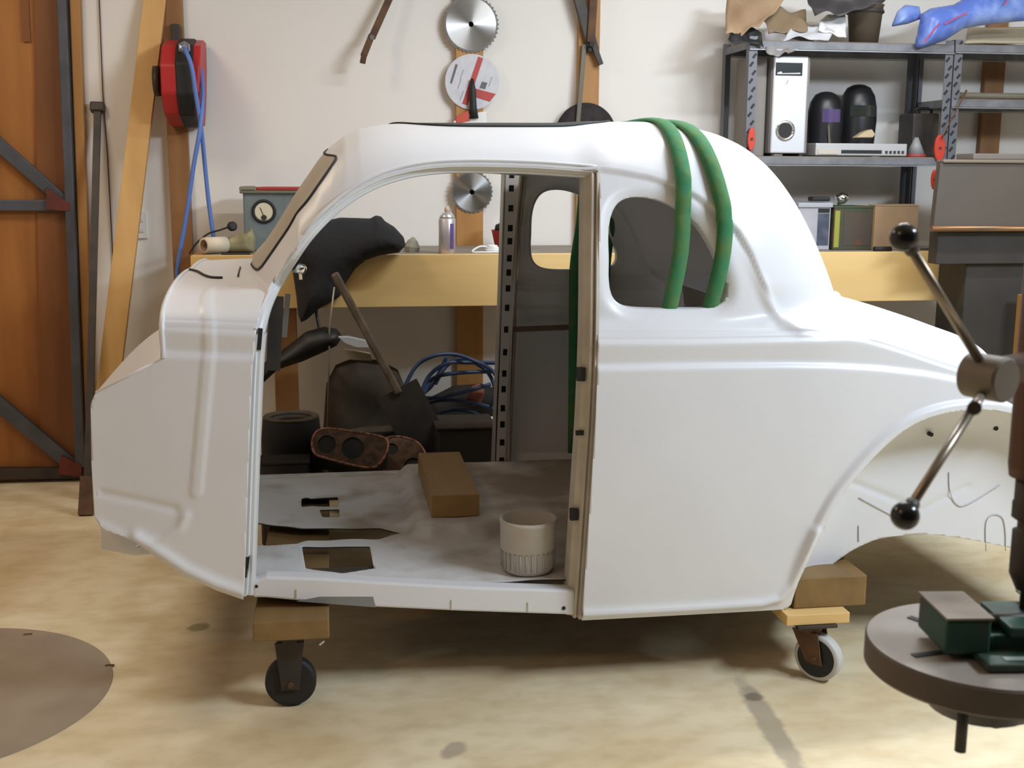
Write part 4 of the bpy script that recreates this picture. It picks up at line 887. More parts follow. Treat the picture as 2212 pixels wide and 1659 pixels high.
def both(fn):                                        # build a side part near and mirrored far
    for sgn in (-1, 1): fn(sgn)
def wside(P, sgn):                                   # near-side (x,y,z) -> same or mirrored across the centre plane
    return [np3((p[0], p[1] if sgn < 0 else 2*YC-p[1], p[2])) for p in P]
# quarter window: rolled-in edge
def win_edge(sgn):
    rows = []
    for o, dp in ((.001, .0155), (.0, .019), (-.001, .026), (-.001, .05)):
        q = offset_poly(WIN, o); rows.append(wside([(p[0], YC-side_w(p[0], p[1])+dp, p[1]) for p in q], sgn))
    rows = [r+[r[0]] for r in rows]
    MB().grid(rows).build('window_surround', M_prim, car)
both(win_edge)
# door opening flanges
def path_frames(P):
    P = [np3(p) for p in P]; out = []
    for i in range(len(P)):
        t = P[min(i+1, len(P)-1)]-P[max(i-1, 0)]; t /= np.linalg.norm(t); out.append(t)
    return out
def flange(ia, ib, prof_, name, m):
    def f(sgn):
        P = [np3(p) for p in smooth_path((DOOR if sgn < 0 else DOORF)[ia:ib], 5)]; T = path_frames(P); rows = []
        for n_, b_ in prof_:
            r = []
            for p, t in zip(P, T):
                inw = np.cross((0, 1, 0), t); inw /= np.linalg.norm(inw)
                q = p+inw*n_+np3((0, b_, 0)); r.append(q)
            rows.append(wside(r, sgn))
        MB().grid(rows, smooth=False).build(name, m, car, solid=.0015, off=0)
    return f
i0 = 1; i1 = 6; i2 = 21
both(flange(1, 6, [(-.003, .001), (.005, .000), (.006, .009), (.008, .012), (.015, .010), (.021, .012), (.023, .05)], 'front_door_flange', M_jambw))
both(flange(5, 22, [(-.003, .002), (.004, .002), (.006, .012), (.010, .014), (.012, .018), (.018, .018), (.020, .05)], 'header_flange', M_jambw))
both(flange(21, 29, [(-.003, .002), (.004, .001), (.005, .016), (.010, .018), (.011, .010), (.016, .010), (.018, .030), (.030, .034), (.032, .085)], 'rear_door_jamb', M_jamb))
for px, py0, py1 in ((559, 710, 756), (531, 1203, 1248)):
    a, b = SP(px, py0), SP(px-4, py1); MB().bar(a+np3((.004, .0045, 0)), b+np3((.004, .0045, 0)), .010, .010).build('hinge_slot', M_black, car)
for px, py, s in ((1271, 812, .017), (1268, 940, .006), (1255, 1117, .015)):
    a = SP(px+8, py); MB().bar(a+np3((-.022, .030, -s)), a+np3((-.022, .030, s)), .016 if s > .01 else .007, .02, (1, 0, 0)).build('striker_hole' if s > .01 else 'screw_hole', M_black, car)
# drip gutter line above the door
def drip(sgn):
    P = [p+np3((0, -.002, .004)) for p in smooth_path(SPl([(552, 716), (591, 607), (660, 502), (740, 424), (820, 380), (900, 358), (1000, 350), (1150, 353), (1292, 363)]), 6)]
    MB().tube(wside(P, sgn), .0035, 6).build('drip_moulding', M_prim, car)
both(drip)
# windscreen, its seal; roof insert and seal
def overlay(name, fn, m, off):
    V = VB.copy(); nrm = N0.reshape(-1, 3)
    V2 = V+nrm*off
    A, Fa = clip(V2, FB, fn(V))
    return finish(name, A, Fa, m, car, solid=.002), A, Fa
def ws(V):
    x, w, z = V.T
    xa = np.interp(z, [1.05, 1.40], [-.205, .045])
    return np.minimum.reduce([(.515-.10*np.clip((z-1.30)/.1, 0, 1)**2-w), z-1.082+.01*w, 1.392-.05*w-z, (xa-x)*1.0])
def boundary(A, Fs):
    cnt = {}
    for f in Fs:
        for a, b in zip(f, f[1:]+f[:1]): cnt[(a, b)] = 1
    e = {a: b for (a, b) in cnt if (b, a) not in cnt}
    best = []
    left = dict(e)
    while left:
        s = next(iter(left)); c = s; L = []
        while c in left: L.append(c); c = left.pop(c)
        if len(L) > len(best): best = L
    return best
def seal(name, A, Fs, r, m):
    L = boundary(A, Fs); P = A[L]; keep = [p for p in P if p[1] > 1e-4]
    k = next((i for i in range(len(P)) if P[i][1] < 1e-4 and P[(i+1) % len(P)][1] >= 1e-4), 0)
    P = np.roll(P, -k, 0); P = np.array([P[0]]+[p for p in P[1:] if p[1] > 1e-4])[::2]
    for _ in range(6): P[1:-1] = (P[:-2]+2*P[1:-1]+P[2:])/4
    near = [(p[0], YC-p[1], p[2]) for p in P]; far = [(p[0], YC+p[1], p[2]) for p in P]
    MB().tube(near+far[::-1], r, 6, closed=True).build(name, m, car)
o, A, Fa = overlay('windscreen', ws, mat('tan_windscreen', (.46, .42, .35), .5, c2=(.40, .36, .30), scale=6), .0015); seal('windscreen_seal', A, Fa, .0036, M_black)  # opaque matte tan pane with a black seal
xi0, xi1 = PY(848, 270, YC-.25)[0], PY(1330, 264, YC-.25)[0]
def rf(V):
    x, w, z = V.T; u = np.abs((x-(xi0+xi1)/2)/((xi1-xi0)/2)); 
    return np.where(z > 1.3, (1-(u**4+(w/.36)**4)**.25)*.36, -1)
o, A, Fa = overlay('roof_insert', rf, mat('roof_insert_dark', (.03, .032, .03), .7), .002); seal('roof_seal', A, Fa, .003, M_black)
def ri(V):
    x, w, z = V.T; return np.where((z > 1.3) & (w < .40), np.minimum(x-(xi0-.02), (xi0+.05)-x)-np.abs(w-.33)*.2+.0, -1)
# cowl front: bulkhead and sloping toe cover across the car, edge flanges
x1_ = LOWF[0][0]+.004
cs = [(w_, z_) for x_, w_, z_ in VB.reshape(NX, M_, 3)[int(np.searchsorted(X, x1_))] if z_ > .80]
mb = MB(); pl = [(x1_+.012, YC-w_*.985, z_-.004) for w_, z_ in cs]; pl += [(p[0], 2*YC-p[1], p[2]) for p in pl[::-1][1:]]
mb.prism(pl, (.004, 0, 0)); mb.build('bulkhead', M_prim, car)
pa = [LOWF[1], LOWF[2]+.35*(LOWF[1]-LOWF[2]), LOWF[3], LOWF[4]]
rows = []
for k in range(25):
    v = k/24; yy = YC-.640+1.28*v; h = .018*sin(pi*v)
    rows.append([(p[0]-.0*h, yy, p[2]+h) for p in pa]+[(pa[3][0]+.02, yy, pa[3][2]-.10), (pa[3][0]+.16, yy, .50)])
MB().grid(rows).build('toe_cover', M_prim, car, solid=.003)
fl = [LOWF[i]+np3((.006, -.003, 0)) for i in (4, 5, 6)]
MB().tube([p+np3((.002, -.003, 0)) for p in fl], .0075, 10).build('front_lip', M_jambw, car)
MB().tube(smooth_path([SP(a, b)+np3((0, -.006, 0)) for a, b in [(300, 1163), (345, 1192), (405, 1232), (470, 1263), (522, 1281)]], 6), .011, 10).build('rocker_bead', M_prim, car)
def lip2(sgn): MB().tube(wside([LOWF[1]+np3((.006, -.002, 0)), LOWF[2]+np3((.0, -.002, 0)), LOWF[3]+np3((.003, -.002, 0))], sgn), .006, 8).build('slope_lip', M_prim, car)
both(lip2)
i_ = int(np.searchsorted(X, x1_))
pp = [np3((x1_+.003, YC-w_, z_)) for x_, w_, z_ in VB.reshape(NX, M_, 3)[i_] if z_ > LOWF[1][2]]
pp = pp[::4]+[np3((x1_+.003, YC, pp[-1][2]))]; pp = pp+[np3((p[0], 2*YC-p[1], p[2])) for p in pp[::-1][1:]]
MB().tube(pp, .006, 8).build('cowl_lip', M_prim, car)
# wire line across the cowl top, small vent slit
cw = [PY(a, b, YC+.1) for a, b in [(408, 582), (428, 590), (450, 598), (475, 602)]]
def onroof(px, py, lift=.003):
    lo, hi = YC-.63, YC+.2                         # march along the view ray to the cowl
    for _ in range(60):
        y = (lo+hi)/2; p = PY(px, py, y); i = int(np.clip(np.searchsorted(X, p[0]), 0, NX-1)); w_ = abs(YC-p[1]); row = VB.reshape(NX, M_, 3)[i]
        zt_ = np.interp(-w_, -row[NL:, 1], row[NL:, 2])
        if p[2] > zt_: lo = y
        else: hi = y
    p = PY(px, py, lo); p[2] += lift; return p
MB().tube(smooth_path([onroof(a, b) for a, b in [(404, 583), (425, 588), (440, 596), (456, 601), (480, 602)]], 6), .0035, 6).build('vent_seam', M_black, car)
MB().tube([onroof(519, 579), onroof(514, 599)], .0022, 6).build('vent_notch', M_dark, car)
# bracket below the cowl, clip and bolts
mb = MB(); mb.prism([PY(a, b, 2.89) for a, b in [(216, 1118), (218, 1187), (290, 1201), (338, 1197), (300, 1166), (255, 1150)]], (0, .9, 0)); mb.build('lower_bulkhead', M_prim, car, .003)
MB().prism([SP(a, b)+np3((0, -.006, 0)) for a, b in [(351, 1090), (392, 1096), (398, 1106), (352, 1103)]], (0, .006, 0)).build('cowl_clip', M_jambw, car, .002)
for px, py in ((236, 1142), (297, 1183)): p = PY(px, py, 2.875); MB().cyl(p+np3((0, -.004, 0)), p+np3((0, .02, 0)), .005, n=10).build('bolt', M_jambw, car)
# sill and floor pan
mb = MB(); mb.prism([PY(a, b, 2.855) for a, b in [(546, 1258), (575, 1246), (700, 1250), (820, 1258), (1000, 1268), (1242, 1276), (1242, 1329), (1000, 1321), (810, 1312), (640, 1298), (575, 1292), (546, 1291)]], (0, .05, 0)); sill = mb.build('sill', M_prim, car, .006)
MB().prism([PY(a, b, 2.8545) for a, b in [(640, 1299), (690, 1289), (806, 1289), (812, 1312)]], (0, .0004, 0)).build('bare_patch', mat('bare_metal_grey', (.26, .27, .27), .5, .3), sill)
for px, py, r_ in ((554, 1267, .004), (1218, 1314, .005)): p = PY(px, py, 2.853); MB().cyl(p, p+np3((0, .003, 0)), r_, n=12).build('sill_hole', M_black, sill)
for px in (640, 975, 1140): e_ = np.interp(px, [640, 975, 1240], [1297, 1320, 1328]); p, q = PY(px, e_-24, 2.854), PY(px, e_-2, 2.854); MB().bar(p, q, .003, .002).build('sill_joint', M_jamb, sill)
box_obj('far_sill', M_floorpan, (-.27, 4.037, .215), (.62, 4.085, .288), car, .006)
zF = .285
nx_, ny_ = 190, 150
GX, GY = np.meshgrid(np.linspace(-.31, 1.28, nx_), np.linspace(2.905, 2*YC-2.905, ny_), indexing='ij')
def pz(pts, z=zF): return np.array([PZ(a, b, z)[:2] for a, b in pts])
step = poly_sdf(np.stack([GX.ravel(), GY.ravel()], 1), np.array([(.20, 3.30), (.26, 3.24), (.45, 3.28), (.60, 3.36), (2.4, 3.42), (2.4, 5), (.20, 5)])).reshape(GX.shape)
ys_ = np.interp(GX, [-.4, .18, .26, 2], [9, 9, 3.33, 3.33])
GZ = zF+.035*ss(step, 0, .05)+.004*np.sin(GX*40)*np.sin(GY*31)*.4
V = np.stack([GX.ravel(), GY.ravel(), GZ.ravel()], 1)
Fs = [(i*ny_+j, (i+1)*ny_+j, (i+1)*ny_+j+1, i*ny_+j+1) for i in range(nx_-1) for j in range(ny_-1)]
for hole in ([(652, 1180), (798, 1179), (808, 1228), (738, 1238), (660, 1228)], [(520, 1132), (560, 1128), (650, 1140), (820, 1140), (868, 1150), (818, 1164), (720, 1166), (662, 1168), (640, 1176), (520, 1178)],
             [(651, 1075), (662, 1073), (672, 1076), (730, 1073), (731, 1095), (675, 1093), (651, 1096)], [(690, 1101), (733, 1099), (734, 1117), (696, 1117)]):
    V, Fs = clip(V, Fs, -poly_sdf(V[:, :2], pz(hole)))
V, Fs = clip(V, Fs, -poly_sdf(V[:, :2], np.array([(-.5, 2.7), (-.225, 2.7), (-.225, 3.2), (-.5, 3.3)])))
# wheel housings leave the floor behind the doors
V, Fs = clip(V, Fs, -poly_sdf(V[:, :2], np.array([(1.10, 2.8), (2.2, 2.8), (2.2, 3.02), (1.10, 3.02)])))
V, Fs = clip(V, Fs, -poly_sdf(V[:, :2], np.array([(1.10, 3.92), (2.2, 3.92), (2.2, 4.3), (1.10, 4.3)])))
MB().add(V, Fs, True).build('floor_pan', M_floorpan, car, solid=.003, recalc=False)
MB().add(V-np3((0, 0, .004)), Fs, True).build('underside_bounce_block', M_black, car, solid=.002, recalc=False)  # added black underside, cuts bounce light onto the floor below
box_obj('boot_light_block', M_inner, (1.31, 2.945, .455), (2.155, 2*YC-2.945, .46), car); box_obj('tail_end_light_block', M_inner, (2.16, YC-.58, .24), (2.164, YC+.58, .66), car)  # unseen boot floor and tail panel, added to block light under the tail
for yy in (YC-.42, YC+.36): box_obj('added_dark_rail', M_dark, (-.2, yy, .2562), (1.25, yy+.06, .2725), car, .004)  # unseen dark rails, added to darken the floor under the car

# wheel arches: recessed inner panel, lip
def wheel_panel(sgn):
    yi = 2.93
    up_ = [(p[0], p[2]-.005) for p in ARCH]
    lowp = [(q[0], q[2]) for q in smooth_path([PY(a, b, yi) for a, b in [(1716, 1300), (1740, 1268), (1775, 1238), (1830, 1196), (1870, 1175), (1910, 1162), (1990, 1154), (2060, 1160), (2130, 1172), (2240, 1196)]]+[np3((2.0, yi, .275)), np3((2.13, yi, .225))], 5)]
    poly = np.array([(up_[0][0], up_[0][1]-.02)]+up_+lowp[::-1])
    lo, hi = poly.min(0)-.01, poly.max(0)+.01; n1, n2 = 130, 80
    A, B = np.meshgrid(np.linspace(lo[0], hi[0], n1), np.linspace(lo[1], hi[1], n2), indexing='ij')
    V = np.stack([A.ravel(), np.full(A.size, yi), B.ravel()], 1); Fs = [(i*n2+j, (i+1)*n2+j, (i+1)*n2+j+1, i*n2+j+1) for i in range(n1-1) for j in range(n2-1)]
    V, Fs = clip(V, Fs, poly_sdf(V[:, [0, 2]], poly))
    d_, _, _ = line_dist(V[:, [0, 2]], xz(ARCH)); V[:, 1] = yi-.055*np.exp(-(d_/.05)**2)
    d2, _, _ = line_dist(V[:, [0, 2]], np.array(pxz([(1835, 1040), (1960, 1090), (1975, 1110), (2090, 1050)], yi))); V[:, 1] += .004*np.exp(-(d2/.008)**2)
    V = np.array(wside(V, sgn))
    wp = MB().add(V, Fs, True).build('inner_wheel_panel', M_prim, car, solid=.003)
    # strip from the body skin in to the panel
    rows = [wside([np3((p[0], p[1]+dy, p[2]-dz_)) for p in ARCH], sgn) for dy, dz_ in ((.000, .0), (.006, -.002), (.02, -.003), (.08, -.003), (.105, -.001))]
    MB().grid(rows).build('arch_return', M_prim, car, solid=.002, off=0)
    for px, py in ((2010, 938), (2150, 925), (1775, 1137), (1733, 1240), (1735, 1262)):
        p = wside([PY(px, py, yi-.012)], sgn)[0]; MB().cyl(p+np3((0, -.006, 0)), p+np3((0, .012, 0)), .006, n=10).build('bolt_hole', M_black, wp)
    for L in ([(1855, 1075), (1930, 1115)], [(2050, 1020), (2052, 1060), (2065, 1088), (2090, 1090), (2160, 1048)], [(1855, 1135), (1855, 1170)], [(2130, 1190), (2130, 1130), (2145, 1112), (2165, 1118), (2172, 1150), (2172, 1190)]):
        MB().tube(smooth_path(wside([PY(a, b, yi-.002) for a, b in L], sgn), 5), .0014, 6).build('panel_seam', mat('seam_grey', (.52, .52, .53), .6), wp)
both(wheel_panel)
# far door post with punched holes
ypst = 4.035
post = MB(); EL = [(1091, 372), (1086, 560), (1080, 735), (1073, 880), (1068, 1042)]; ER = [(1122, 372), (1116, 560), (1106, 735), (1101, 880), (1099, 1042)]
def edge(E, py): return np.interp(py, [e[1] for e in E], [e[0] for e in E])
hl = [378, 407, 450, 493, 521, 558, 589, 623, 665, 712, 761, 807, 841, 882, 917, 956, 995]
ys2 = [366]; 
for h in hl: ys2 += [h-7, h+7]
ys2 += [1043]
for a_, b_ in zip(ys2[0::2], ys2[1::2]):
    post.prism([PY(edge(EL, a_), a_, ypst), PY(edge(ER, a_), a_, ypst), PY(edge(ER, b_), b_, ypst), PY(edge(EL, b_), b_, ypst)], (0, .004, 0))
for a_, b_ in zip(ys2[1::2], ys2[2::2]):
    for f0, f1 in ((0, .30), (.66, 1)):
        L = lambda py, f: edge(EL, py)*(1-f)+edge(ER, py)*f
        post.prism([PY(L(a_, f0), a_, ypst), PY(L(a_, f1), a_, ypst), PY(L(b_, f1), b_, ypst), PY(L(b_, f0), b_, ypst)], (0, .004, 0))
post.build('far_door_post', mat('post_grey', (.62, .60, .58), .5), car)
MB().prism([PY(edge(EL, 372)+5, 372, ypst+.012), PY(edge(ER, 372)-3, 372, ypst+.012), PY(edge(ER, 735)-3, 735, ypst+.012), PY(edge(ER, 1040)-3, 1040, ypst+.012), PY(edge(EL, 1040)+5, 1040, ypst+.012), PY(edge(EL, 735)+5, 735, ypst+.012)], (0, .004, 0)).build('post_cavity', M_black, car)
MB().prism([PY(edge(EL, 372)-2, 372, ypst), PY(edge(EL, 372)+1.5, 372, ypst), PY(edge(EL, 735)+1.5, 735, ypst), PY(edge(EL, 1042)+1.5, 1042, ypst), PY(edge(EL, 1042)-3, 1042, ypst), PY(edge(EL, 735)-3, 735, ypst)], (0, .07, 0)).build('post_flange', mat('post_grey2', (.44, .43, .41), .5), car)
# inner trim of the far quarter: brace under the window, dark rail

MB().bar(PY(1098, 712, 4.05), PY(1250, 706, 4.05), .018, .012).build('inner_brace', mat('brown_brace', (.15, .10, .07), .6), car)
# rear bulkhead behind the seat space and parcel shelf
MB().prism([(1.30, YC-.50, .33), (1.30, YC+.50, .33), (1.22, YC+.55, .94), (1.22, YC-.55, .94)], (.006, 0, .0)).build('rear_bulkhead', M_inner, car)
# dark kick panel and chrome knob by the front pillar
MB().bar(PY(598, 640, 3.02), PY(590, 800, 3.02), .035, .01).build('kick_panel', M_dark, car)
MB().bar(PY(622, 635, 3.6), PY(614, 728, 3.6), .016, .01).build('glass_channel', M_inner, car)
kp = PY(648, 582, 2.96); 
MB().lathe([(.004, -.02), (.009, -.006), (.014, .004), (.010, .014), (1e-4, .018)], kp, (.7, -.6, .3), 16).build('chrome_knob', M_chrome, car)
MB().bar(kp, PY(650, 603, 2.965), .008, .008).build('knob_lever', M_chrome, car)

# ------------------------------------------------------------------ things in and around the car
zH = zF+.035
t = thing('plastic_pot', 'dusty white plastic pot standing on the car floor', 'pot', PZ(1140, 1238, zF+.002))
c = PZ(1140, 1228, zF+.004); r1 = .0745
MB().lathe([(r1*.86, 0), (r1*.93, .012), (r1*.95, .06), (r1*.99, .062), (r1*1.00, .130), (r1*1.03, .132), (r1*1.03, .142), (r1*.96, .142), (r1*.9, .02), (1e-4, .02)], c, n=48).build('pot_body', mat('dusty_white', (.58, .54, .48), .7, c2=(.46, .42, .36), scale=8), t)
mb = MB()
for k in range(28):
    a_ = 2*pi*k/28; mb.tube([c+np3((r1*.945*cos(a_), r1*.945*sin(a_), .012)), c+np3((r1*.955*cos(a_), r1*.955*sin(a_), .058))], .003, 5)
o = mb.build('base_ribs', mat('rib_grey', (.42, .40, .37), .7), t)
p0, p1 = PZ(932, 1119, zH+.001), PZ(1035, 1114, zH+.001); hB = .068
qb_ = PZ(925, 978, zH+hB)
t = tag(MB().box((0, 0, 0), (np.linalg.norm(p1-p0), qb_[1]-p0[1], hB), np.array([[1, .0, 0], [.0, 1, 0], [0, 0, 1]]), p0).build('timber_block', wood('block_timber', (.40, .25, .09), (.31, .18, .065), 'y', 9), None, .003), 'square-ended timber block lying on the floor hump inside car', 'block')
# slings over the roof
def sling(path_px, label, xroof):
    (xc, xn) = xroof
    t = thing('lifting_sling', label, 'sling', (xc, YC, 1.4), 'green slings over the roof')
    G = VB.reshape(NX, M_, 3); P = []
    rs = .0205
    prof_ = []                                     # (x, w, z, nw, nz, half thickness)
    for f in np.linspace(0, 1, 34):                 # roof centre line -> near side of the roof
        x = xc+(xn-xc)*f**1.5; i = int(np.searchsorted(X, x)); row = G[i][NL:][::-1]; row = row[row[:, 2] > 1.20]
        s_ = np.r_[0, np.cumsum(np.hypot(*np.diff(row[:, 1:], axis=0).T))]; q = f*s_[-1]; e = .012
        at = lambda v: np3((np.interp(np.clip(v, 0, s_[-1]), s_, row[:, 1]), np.interp(np.clip(v, 0, s_[-1]), s_, row[:, 2])))
        tn = at(q+e)-at(q-e); tn /= np.linalg.norm(tn)+1e-9; nr = np3((-tn[1], tn[0])); nr *= np.sign(nr[1]+nr[0]*.5+1e-9)
        h = .006+.010*ss(f, .35, .9); c_ = at(q)+nr*(h+.001); cap = np.interp(c_[1], [1.0, 1.08, 1.16, 1.26], [.592, .612, .640, .8])
        prof_.append((x, min(c_[0], cap), c_[1], nr[0], nr[1], h))
    x_, w_, z_ = prof_[-1][:3]
    for dz_, cw_ in ((1.14, .632), (1.07, .610), (1.0, .592), (.92, .580), (.75, .572), (.55, .566), (.345, .56)):
        prof_.append((x_-.028*ss(1.2-dz_, 0, .25), min(w_+.004, cw_), dz_, 1.0, 0.0, .016))
    full = [(p[0], YC+p[1], p[2], p[3], p[4], p[5]) for p in prof_[::-1]]+[(p[0], YC-p[1], p[2], -p[3], p[4], p[5]) for p in prof_[1:]]
    C_ = smooth_path([p[:3] for p in full], 2); Nn = smooth_path([(0, p[3], p[4]) for p in full], 2); Hh = [q[0] for q in smooth_path([(p[5], 0, 0) for p in full], 2)]
    G2 = []
    for k, c_ in enumerate(C_):
        tg = C_[min(k+1, len(C_)-1)]-C_[max(k-1, 0)]; tg /= np.linalg.norm(tg); n_ = Nn[k]-tg*(Nn[k]@tg); n_ /= np.linalg.norm(n_); b_ = np.cross(tg, n_)
        G2.append([c_+n_*Hh[k]*sin(u)+b_*rs*cos(u) for u in np.linspace(0, 2*pi, 17)])
    mb = MB().grid(G2); mb.add(G2[0], [list(range(16))]); mb.add(G2[-1], [list(range(16))[::-1]])
    o = mb.build('webbing_sleeve', M_green, t)
    bm = bmesh.new(); bm.from_mesh(o.data); bmesh.ops.remove_doubles(bm, verts=bm.verts, dist=1e-5); bmesh.ops.recalc_face_normals(bm, faces=bm.faces); bm.to_mesh(o.data); bm.free()
sling(None, 'green fabric sling over the roof, the one nearer the door opening', (PY(1400, 262, YC-.2)[0], SP(1468, 400)[0]))
sling(None, 'green fabric sling over the roof, the one nearer the tail', (PY(1425, 260, YC-.2)[0], SP(1556, 420)[0]))
# rolling beams
M_wheelr = mat('caster_rubber', (.012, .012, .014), .6); M_wheelw = mat('caster_white', (.55, .55, .53), .5)
def caster(t, c, ang, ztop, tread, face, steel=M_dark):
    R_ = np.array([[cos(ang), -sin(ang), 0], [sin(ang), cos(ang), 0], [0, 0, 1]]); ax = R_@np3((0, 1, 0)); fx = R_@np3((1, 0, 0))
    r = .064; wc = np3((c[0], c[1], r+.001))
    piv = wc+fx*-.03*(1 if ang else 0)
    MB().box((piv[0]-.055, piv[1]-.055, ztop-.010), (piv[0]+.055, piv[1]+.055, ztop-.0005)).build('caster_plate', M_dark, t, .002)
    f = MB(); f.lathe([(.034, ztop-.030), (.034, ztop-.0102)], (piv[0], piv[1], 0), n=20)
    for s in (-1, 1):
        o = wc+ax*s*.024; b = np3((piv[0], piv[1], 0))+ax*s*.024
        f.prism([o-fx*.022-(0, 0, .014), o+fx*.022-(0, 0, .014), b+fx*.036+(0, 0, ztop-.028), b-fx*.036+(0, 0, ztop-.028)], ax*s*.005)
    f.build('caster_fork', steel, t)
    w_ = MB().lathe([(r*.35, -.018), (r*.80, -.018), (r*.95, -.017), (r, -.012), (r, .012), (r*.95, .017), (r*.80, .018), (r*.35, .018)], wc, ax, 36, cap=False).build('caster_wheel', tread, t)
    MB().lathe([(r*.82, -.0183), (1e-4, -.0195)], wc, ax, 30, False).build('wheel_face', face, w_); MB().lathe([(r*.82, .0183), (1e-4, .0195)], wc, ax, 30, False).build('wheel_face', face, w_)
    MB().cyl(wc-ax*.034, wc+ax*.034, .007, n=12).build('axle_bolt', M_rust, w_)
xa, xb = PY(545, 1350, 2.775)[0], PY(711, 1350, 2.775)[0]; zb0, zb1 = PY(630, 1384, 2.775)[2], PY(630, 1323, 2.775)[2]
zb1 = min(zb1, .2555)
t = thing('rolling_beam', 'timber beam on black casters under the front of the car body', 'beam', ((xa+xb)/2, YC, 0), 'timber rolling beams under the car')
box_obj('beam', M_block, (xa, 2.775, zb0), (xb, 4.16, zb1), t, .004)
caster(t, PZ(630, 1521, 0), 0, zb0, M_wheelr, mat('caster_face', (.02, .018, .016), .7)); caster(t, (PZ(630, 1521, 0)[0], 4.06, 0), 0, zb0, M_wheelr, mat('caster_face', (.02, .018, .016), .7))
p = PY(690, 1393, 2.80); MB().bar(p, p+np3((.012, 0, .010)), .005, .005).build('bent_nail', M_steel, t)
yr_ = 2.832
xa, xb = PY(1716, 1290, yr_)[0], PY(1871, 1290, yr_)[0]; zr0, zr1 = PY(1790, 1312, yr_)[2], PY(1790, 1246, yr_)[2]
t = thing('rolling_beam', 'timber beam on white-tyred casters under the rear wheel arch', 'beam', ((xa+xb)/2, YC, 0), 'timber rolling beams under the car')
box_obj('beam', M_block, (xa, yr_, zr0), (xb, 4.10, zr1), t, .004)
zq0 = PY(1770, 1349, 2.79)[2]
box_obj('packing_board', M_pine, (PY(1700, 1330, 2.79)[0], 2.79, zq0), (PY(1836, 1330, 2.79)[0], 2.95, zr0-.0003), t, .002)
caster(t, (PZ(1778, 1480, 0)[0], 2.815, 0), -.85, zq0, M_wheelw, M_wheelr, M_rust); 
box_obj('packing_board', M_pine, (PY(1700, 1330, 2.79)[0], 3.96, zq0), (PY(1836, 1330, 2.79)[0], 4.09, zr0-.0003), t, .002)
caster(t, (PZ(1778, 1480, 0)[0], 4.03, 0), -.3, zq0, M_wheelw, M_wheelr)

# ------------------------------------------------------------------ drill press in the foreground
zD = .78
cx, cy, rD = circ3(PZ(1880, 1388, zD), PZ(2020, 1300, zD), PZ(2100, 1482, zD))
drill = thing('drill_press', 'drill press with round iron table and ball-ended feed handles at right edge', 'drill press', (cx+.30, cy+.05, 0))
th = .036
tb = MB().lathe([(.04, zD-th), (rD-.004, zD-th), (rD, zD-th+.004), (rD, zD-.003), (rD-.002, zD-.0008)], (cx, cy, 0), n=96, smooth=False, cap=False).build('table', M_cast, drill)
MB().lathe([(rD-.0021, zD-.0012), (rD-.0022, zD), (1e-4, zD)], (cx, cy, 0), n=96, smooth=False).build('table_face', mat('worn_table_face', (.34, .305, .27), .5, .1, c2=(.26, .215, .18), scale=7), tb)
MB().lathe([(.06, zD-th-.045), (.075, zD-th-.02), (.08, zD-th-.0005)], (cx, cy, 0), n=30).build('table_boss', M_dark, drill)
for (a, b), (c_, d_) in (((1964, 1332), (2000, 1345)), ((1972, 1416), (2040, 1408))):
    p, q = PZ(a, b, zD+.0008), PZ(c_, d_, zD+.0008); MB().bar(p, q, .010, .0008, (0, 0, 1)).build('table_slot', M_black, tb)
p, q = PY(2082, 1520, 1.18), PY(2074, 1622, 1.18)
MB().cyl(q, p+np3((0, 0, .015)), .0065).build('clamp_rod', M_dark, drill)
MB().bar(np3((cx, cy, zD-th-.03)), np3((cx+.34, cy+.05, zD-th-.03)), .06, .07, (0, 0, 1)).build('table_arm', M_cast, drill, .006)
co = np3((cx+.36, cy+.05, 0))
MB().lathe([(.036, .06), (.036, 1.445)], co, n=30).build('column', M_steel, drill)
MB().box((co[0]-.24, co[1]-.17, 0), (co[0]+.16, co[1]+.17, .059)).build('base', M_cast, drill, .012)
MB().lathe([(.055, zD-th-.09), (.055, zD-th+.03)], co, n=30).build('column_clamp', M_cast, drill)
hub = PY(2176, 822, 1.14)
sx = PY(2240, 1000, cy)
MB().box((PY(2330, 300, cy+.12)[0], cy-.08, 1.44), (co[0]+.12, cy+.12, 1.80)).build('head', mat('head_green', (.03, .09, .06), .4), drill, .02)
MB().lathe([(.030, .985), (.032, 1.0), (.032, 1.4405)], (sx[0], cy, 0), n=28).build('feed_housing', mat('housing_brown', (.10, .045, .025), .5, .2), drill)
# feed hub with three ball handles
HX = np3((.42, -.91, 0)); HX /= np.linalg.norm(HX)
hubo = MB().lathe([(.0245, -.045), (.0245, -.003), (.022, 0), (1e-4, .0006)], hub, HX, 36, False).build('feed_hub', mat('hub_grey', (.20, .17, .14), .5, .3), drill)
MB().bar(hub-HX*.03, np3((sx[0], cy, hub[2])), .030, .030).build('hub_shaft', M_rust, drill, .005)
M_rod = mat('worn_rod', (.30, .25, .20), .35, .8)
for (px, py), yy, base in (((1953, 513), 1.10, (-.012, -.02, .018)), ((1955, 1114), 1.05, (-.006, -.02, -.016))):
    b = PY(px, py, yy); a = hub-HX*.022+np3((base[0], 0, base[2])); d = (b-a)/np.linalg.norm(b-a)
    h = MB().cyl(a, b, .0052, .0048, 14).build('feed_handle', M_rod, drill)
    MB().ball(b, .0142).build('ball_knob', mat('knob_black', (.01, .01, .011), .18), h)
    MB().lathe([(.007, 0), (.0085, .012)], b-d*.020, d, 14).build('knob_collar', M_dark, h)
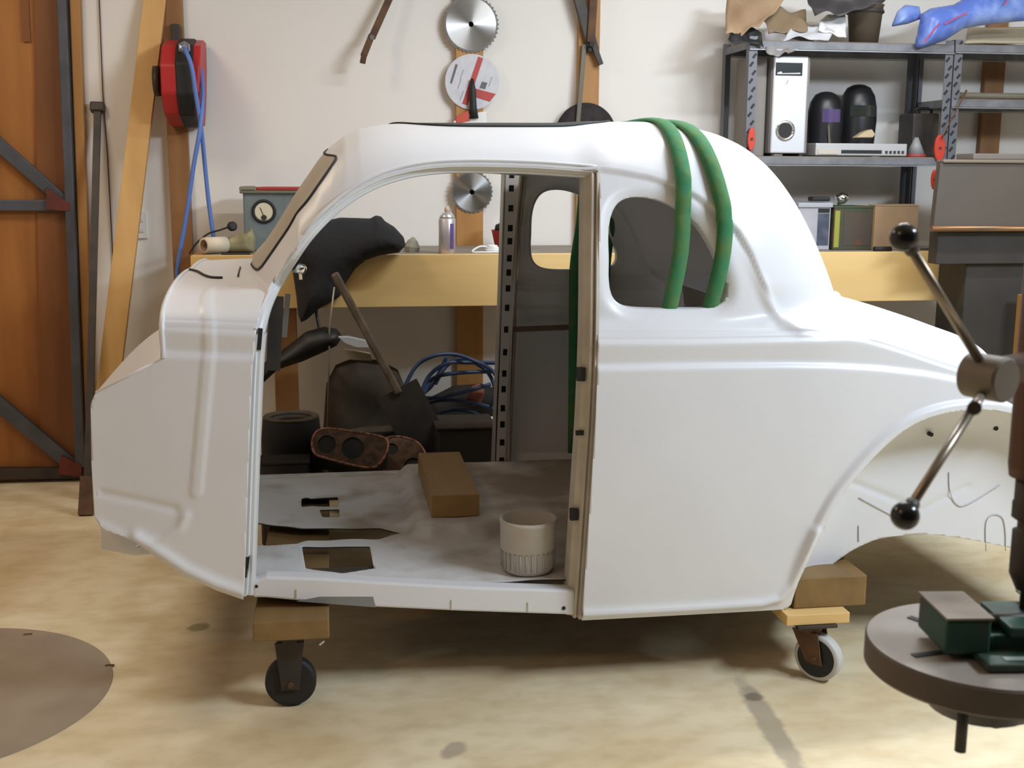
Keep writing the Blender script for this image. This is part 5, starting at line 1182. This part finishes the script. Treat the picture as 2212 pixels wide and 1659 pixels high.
a = hub-HX*.02+np3((-.01, 0, -.02)); b = PY(2105, 881, .99)
h = MB().cyl(a, b, .005, .0045, 12).build('feed_handle', M_rod, drill); MB().cyl(b, b+(b-a)/np.linalg.norm(b-a)*.006, .0065, n=14).build('ball_knob', M_dark, h)
# quill and chuck
MB().lathe([(.022, 1.02), (.022, .955), (.0235, .953), (.0235, .935), (.016, .93), (.016, .92), (.021, .918), (.021, .865), (.012, .845), (.006, .842), (.006, .82), (1e-4, .82)][::-1], (sx[0], cy, 0), n=28).build('quill', M_dark, drill)
# drill vise
zv = zD+.001
P3 = lambda px, py, z=zv: PZ(px, py, z)
vo = P3(2005, 1430); ax_ = np3((1.0, -.12, 0)); ax_ /= np.linalg.norm(ax_); ay_ = np3((-ax_[1], ax_[0], 0)); RV = np.stack([ax_, ay_, (0, 0, 1)], 1)
vo = np3((P3(2034, 1420)[0], P3(2034, 1420)[1], zv))
t = thing('drill_vise', 'green drill vise bolted down on the round drill table', 'vise', vo)
mb = MB(); mb.box((.035, -.045, 0), (.24, .095, .010), RV, vo); mb.box((.02, .0, .0), (.24, .06, .026), RV, vo); body = mb.build('vise_base', M_gpaint, t, .003)
MB().box((.06, -.034, .0102), (.24, -.024, .0108), RV, vo).build('bolt_slot', mat('slot_pale', (.34, .42, .38), .4, .2), body)
MB().box((-.002, -.012, .008), (.052, .075, .050), RV, vo).build('moving_jaw', M_gpaint, t, .004)
MB().box((.075, -.010,   .0262), (.125, .078, .040), RV, vo).build('slide', M_gpaint, t, .003)
MB().box((.125, -.014, .010), (.22, .082, .049), RV, vo).build('fixed_jaw', M_gpaint, t, .004)
MB().box((-.0025, -.0135, .0502), (.053, .076, .053), RV, vo).build('jaw_cap', mat('worn_top', (.30, .25, .19), .5, .3, c2=(.16, .13, .10), scale=12), t)
MB().box((.122, -.016, .0492), (.222, .084, .052), RV, vo).build('jaw_cap', MATS['worn_top'], t)
MB().cyl(vo+RV@np3((.054, .03, .034)), vo+RV@np3((.126, .03, .034)), .008, n=14).build('screw', M_dark, t)
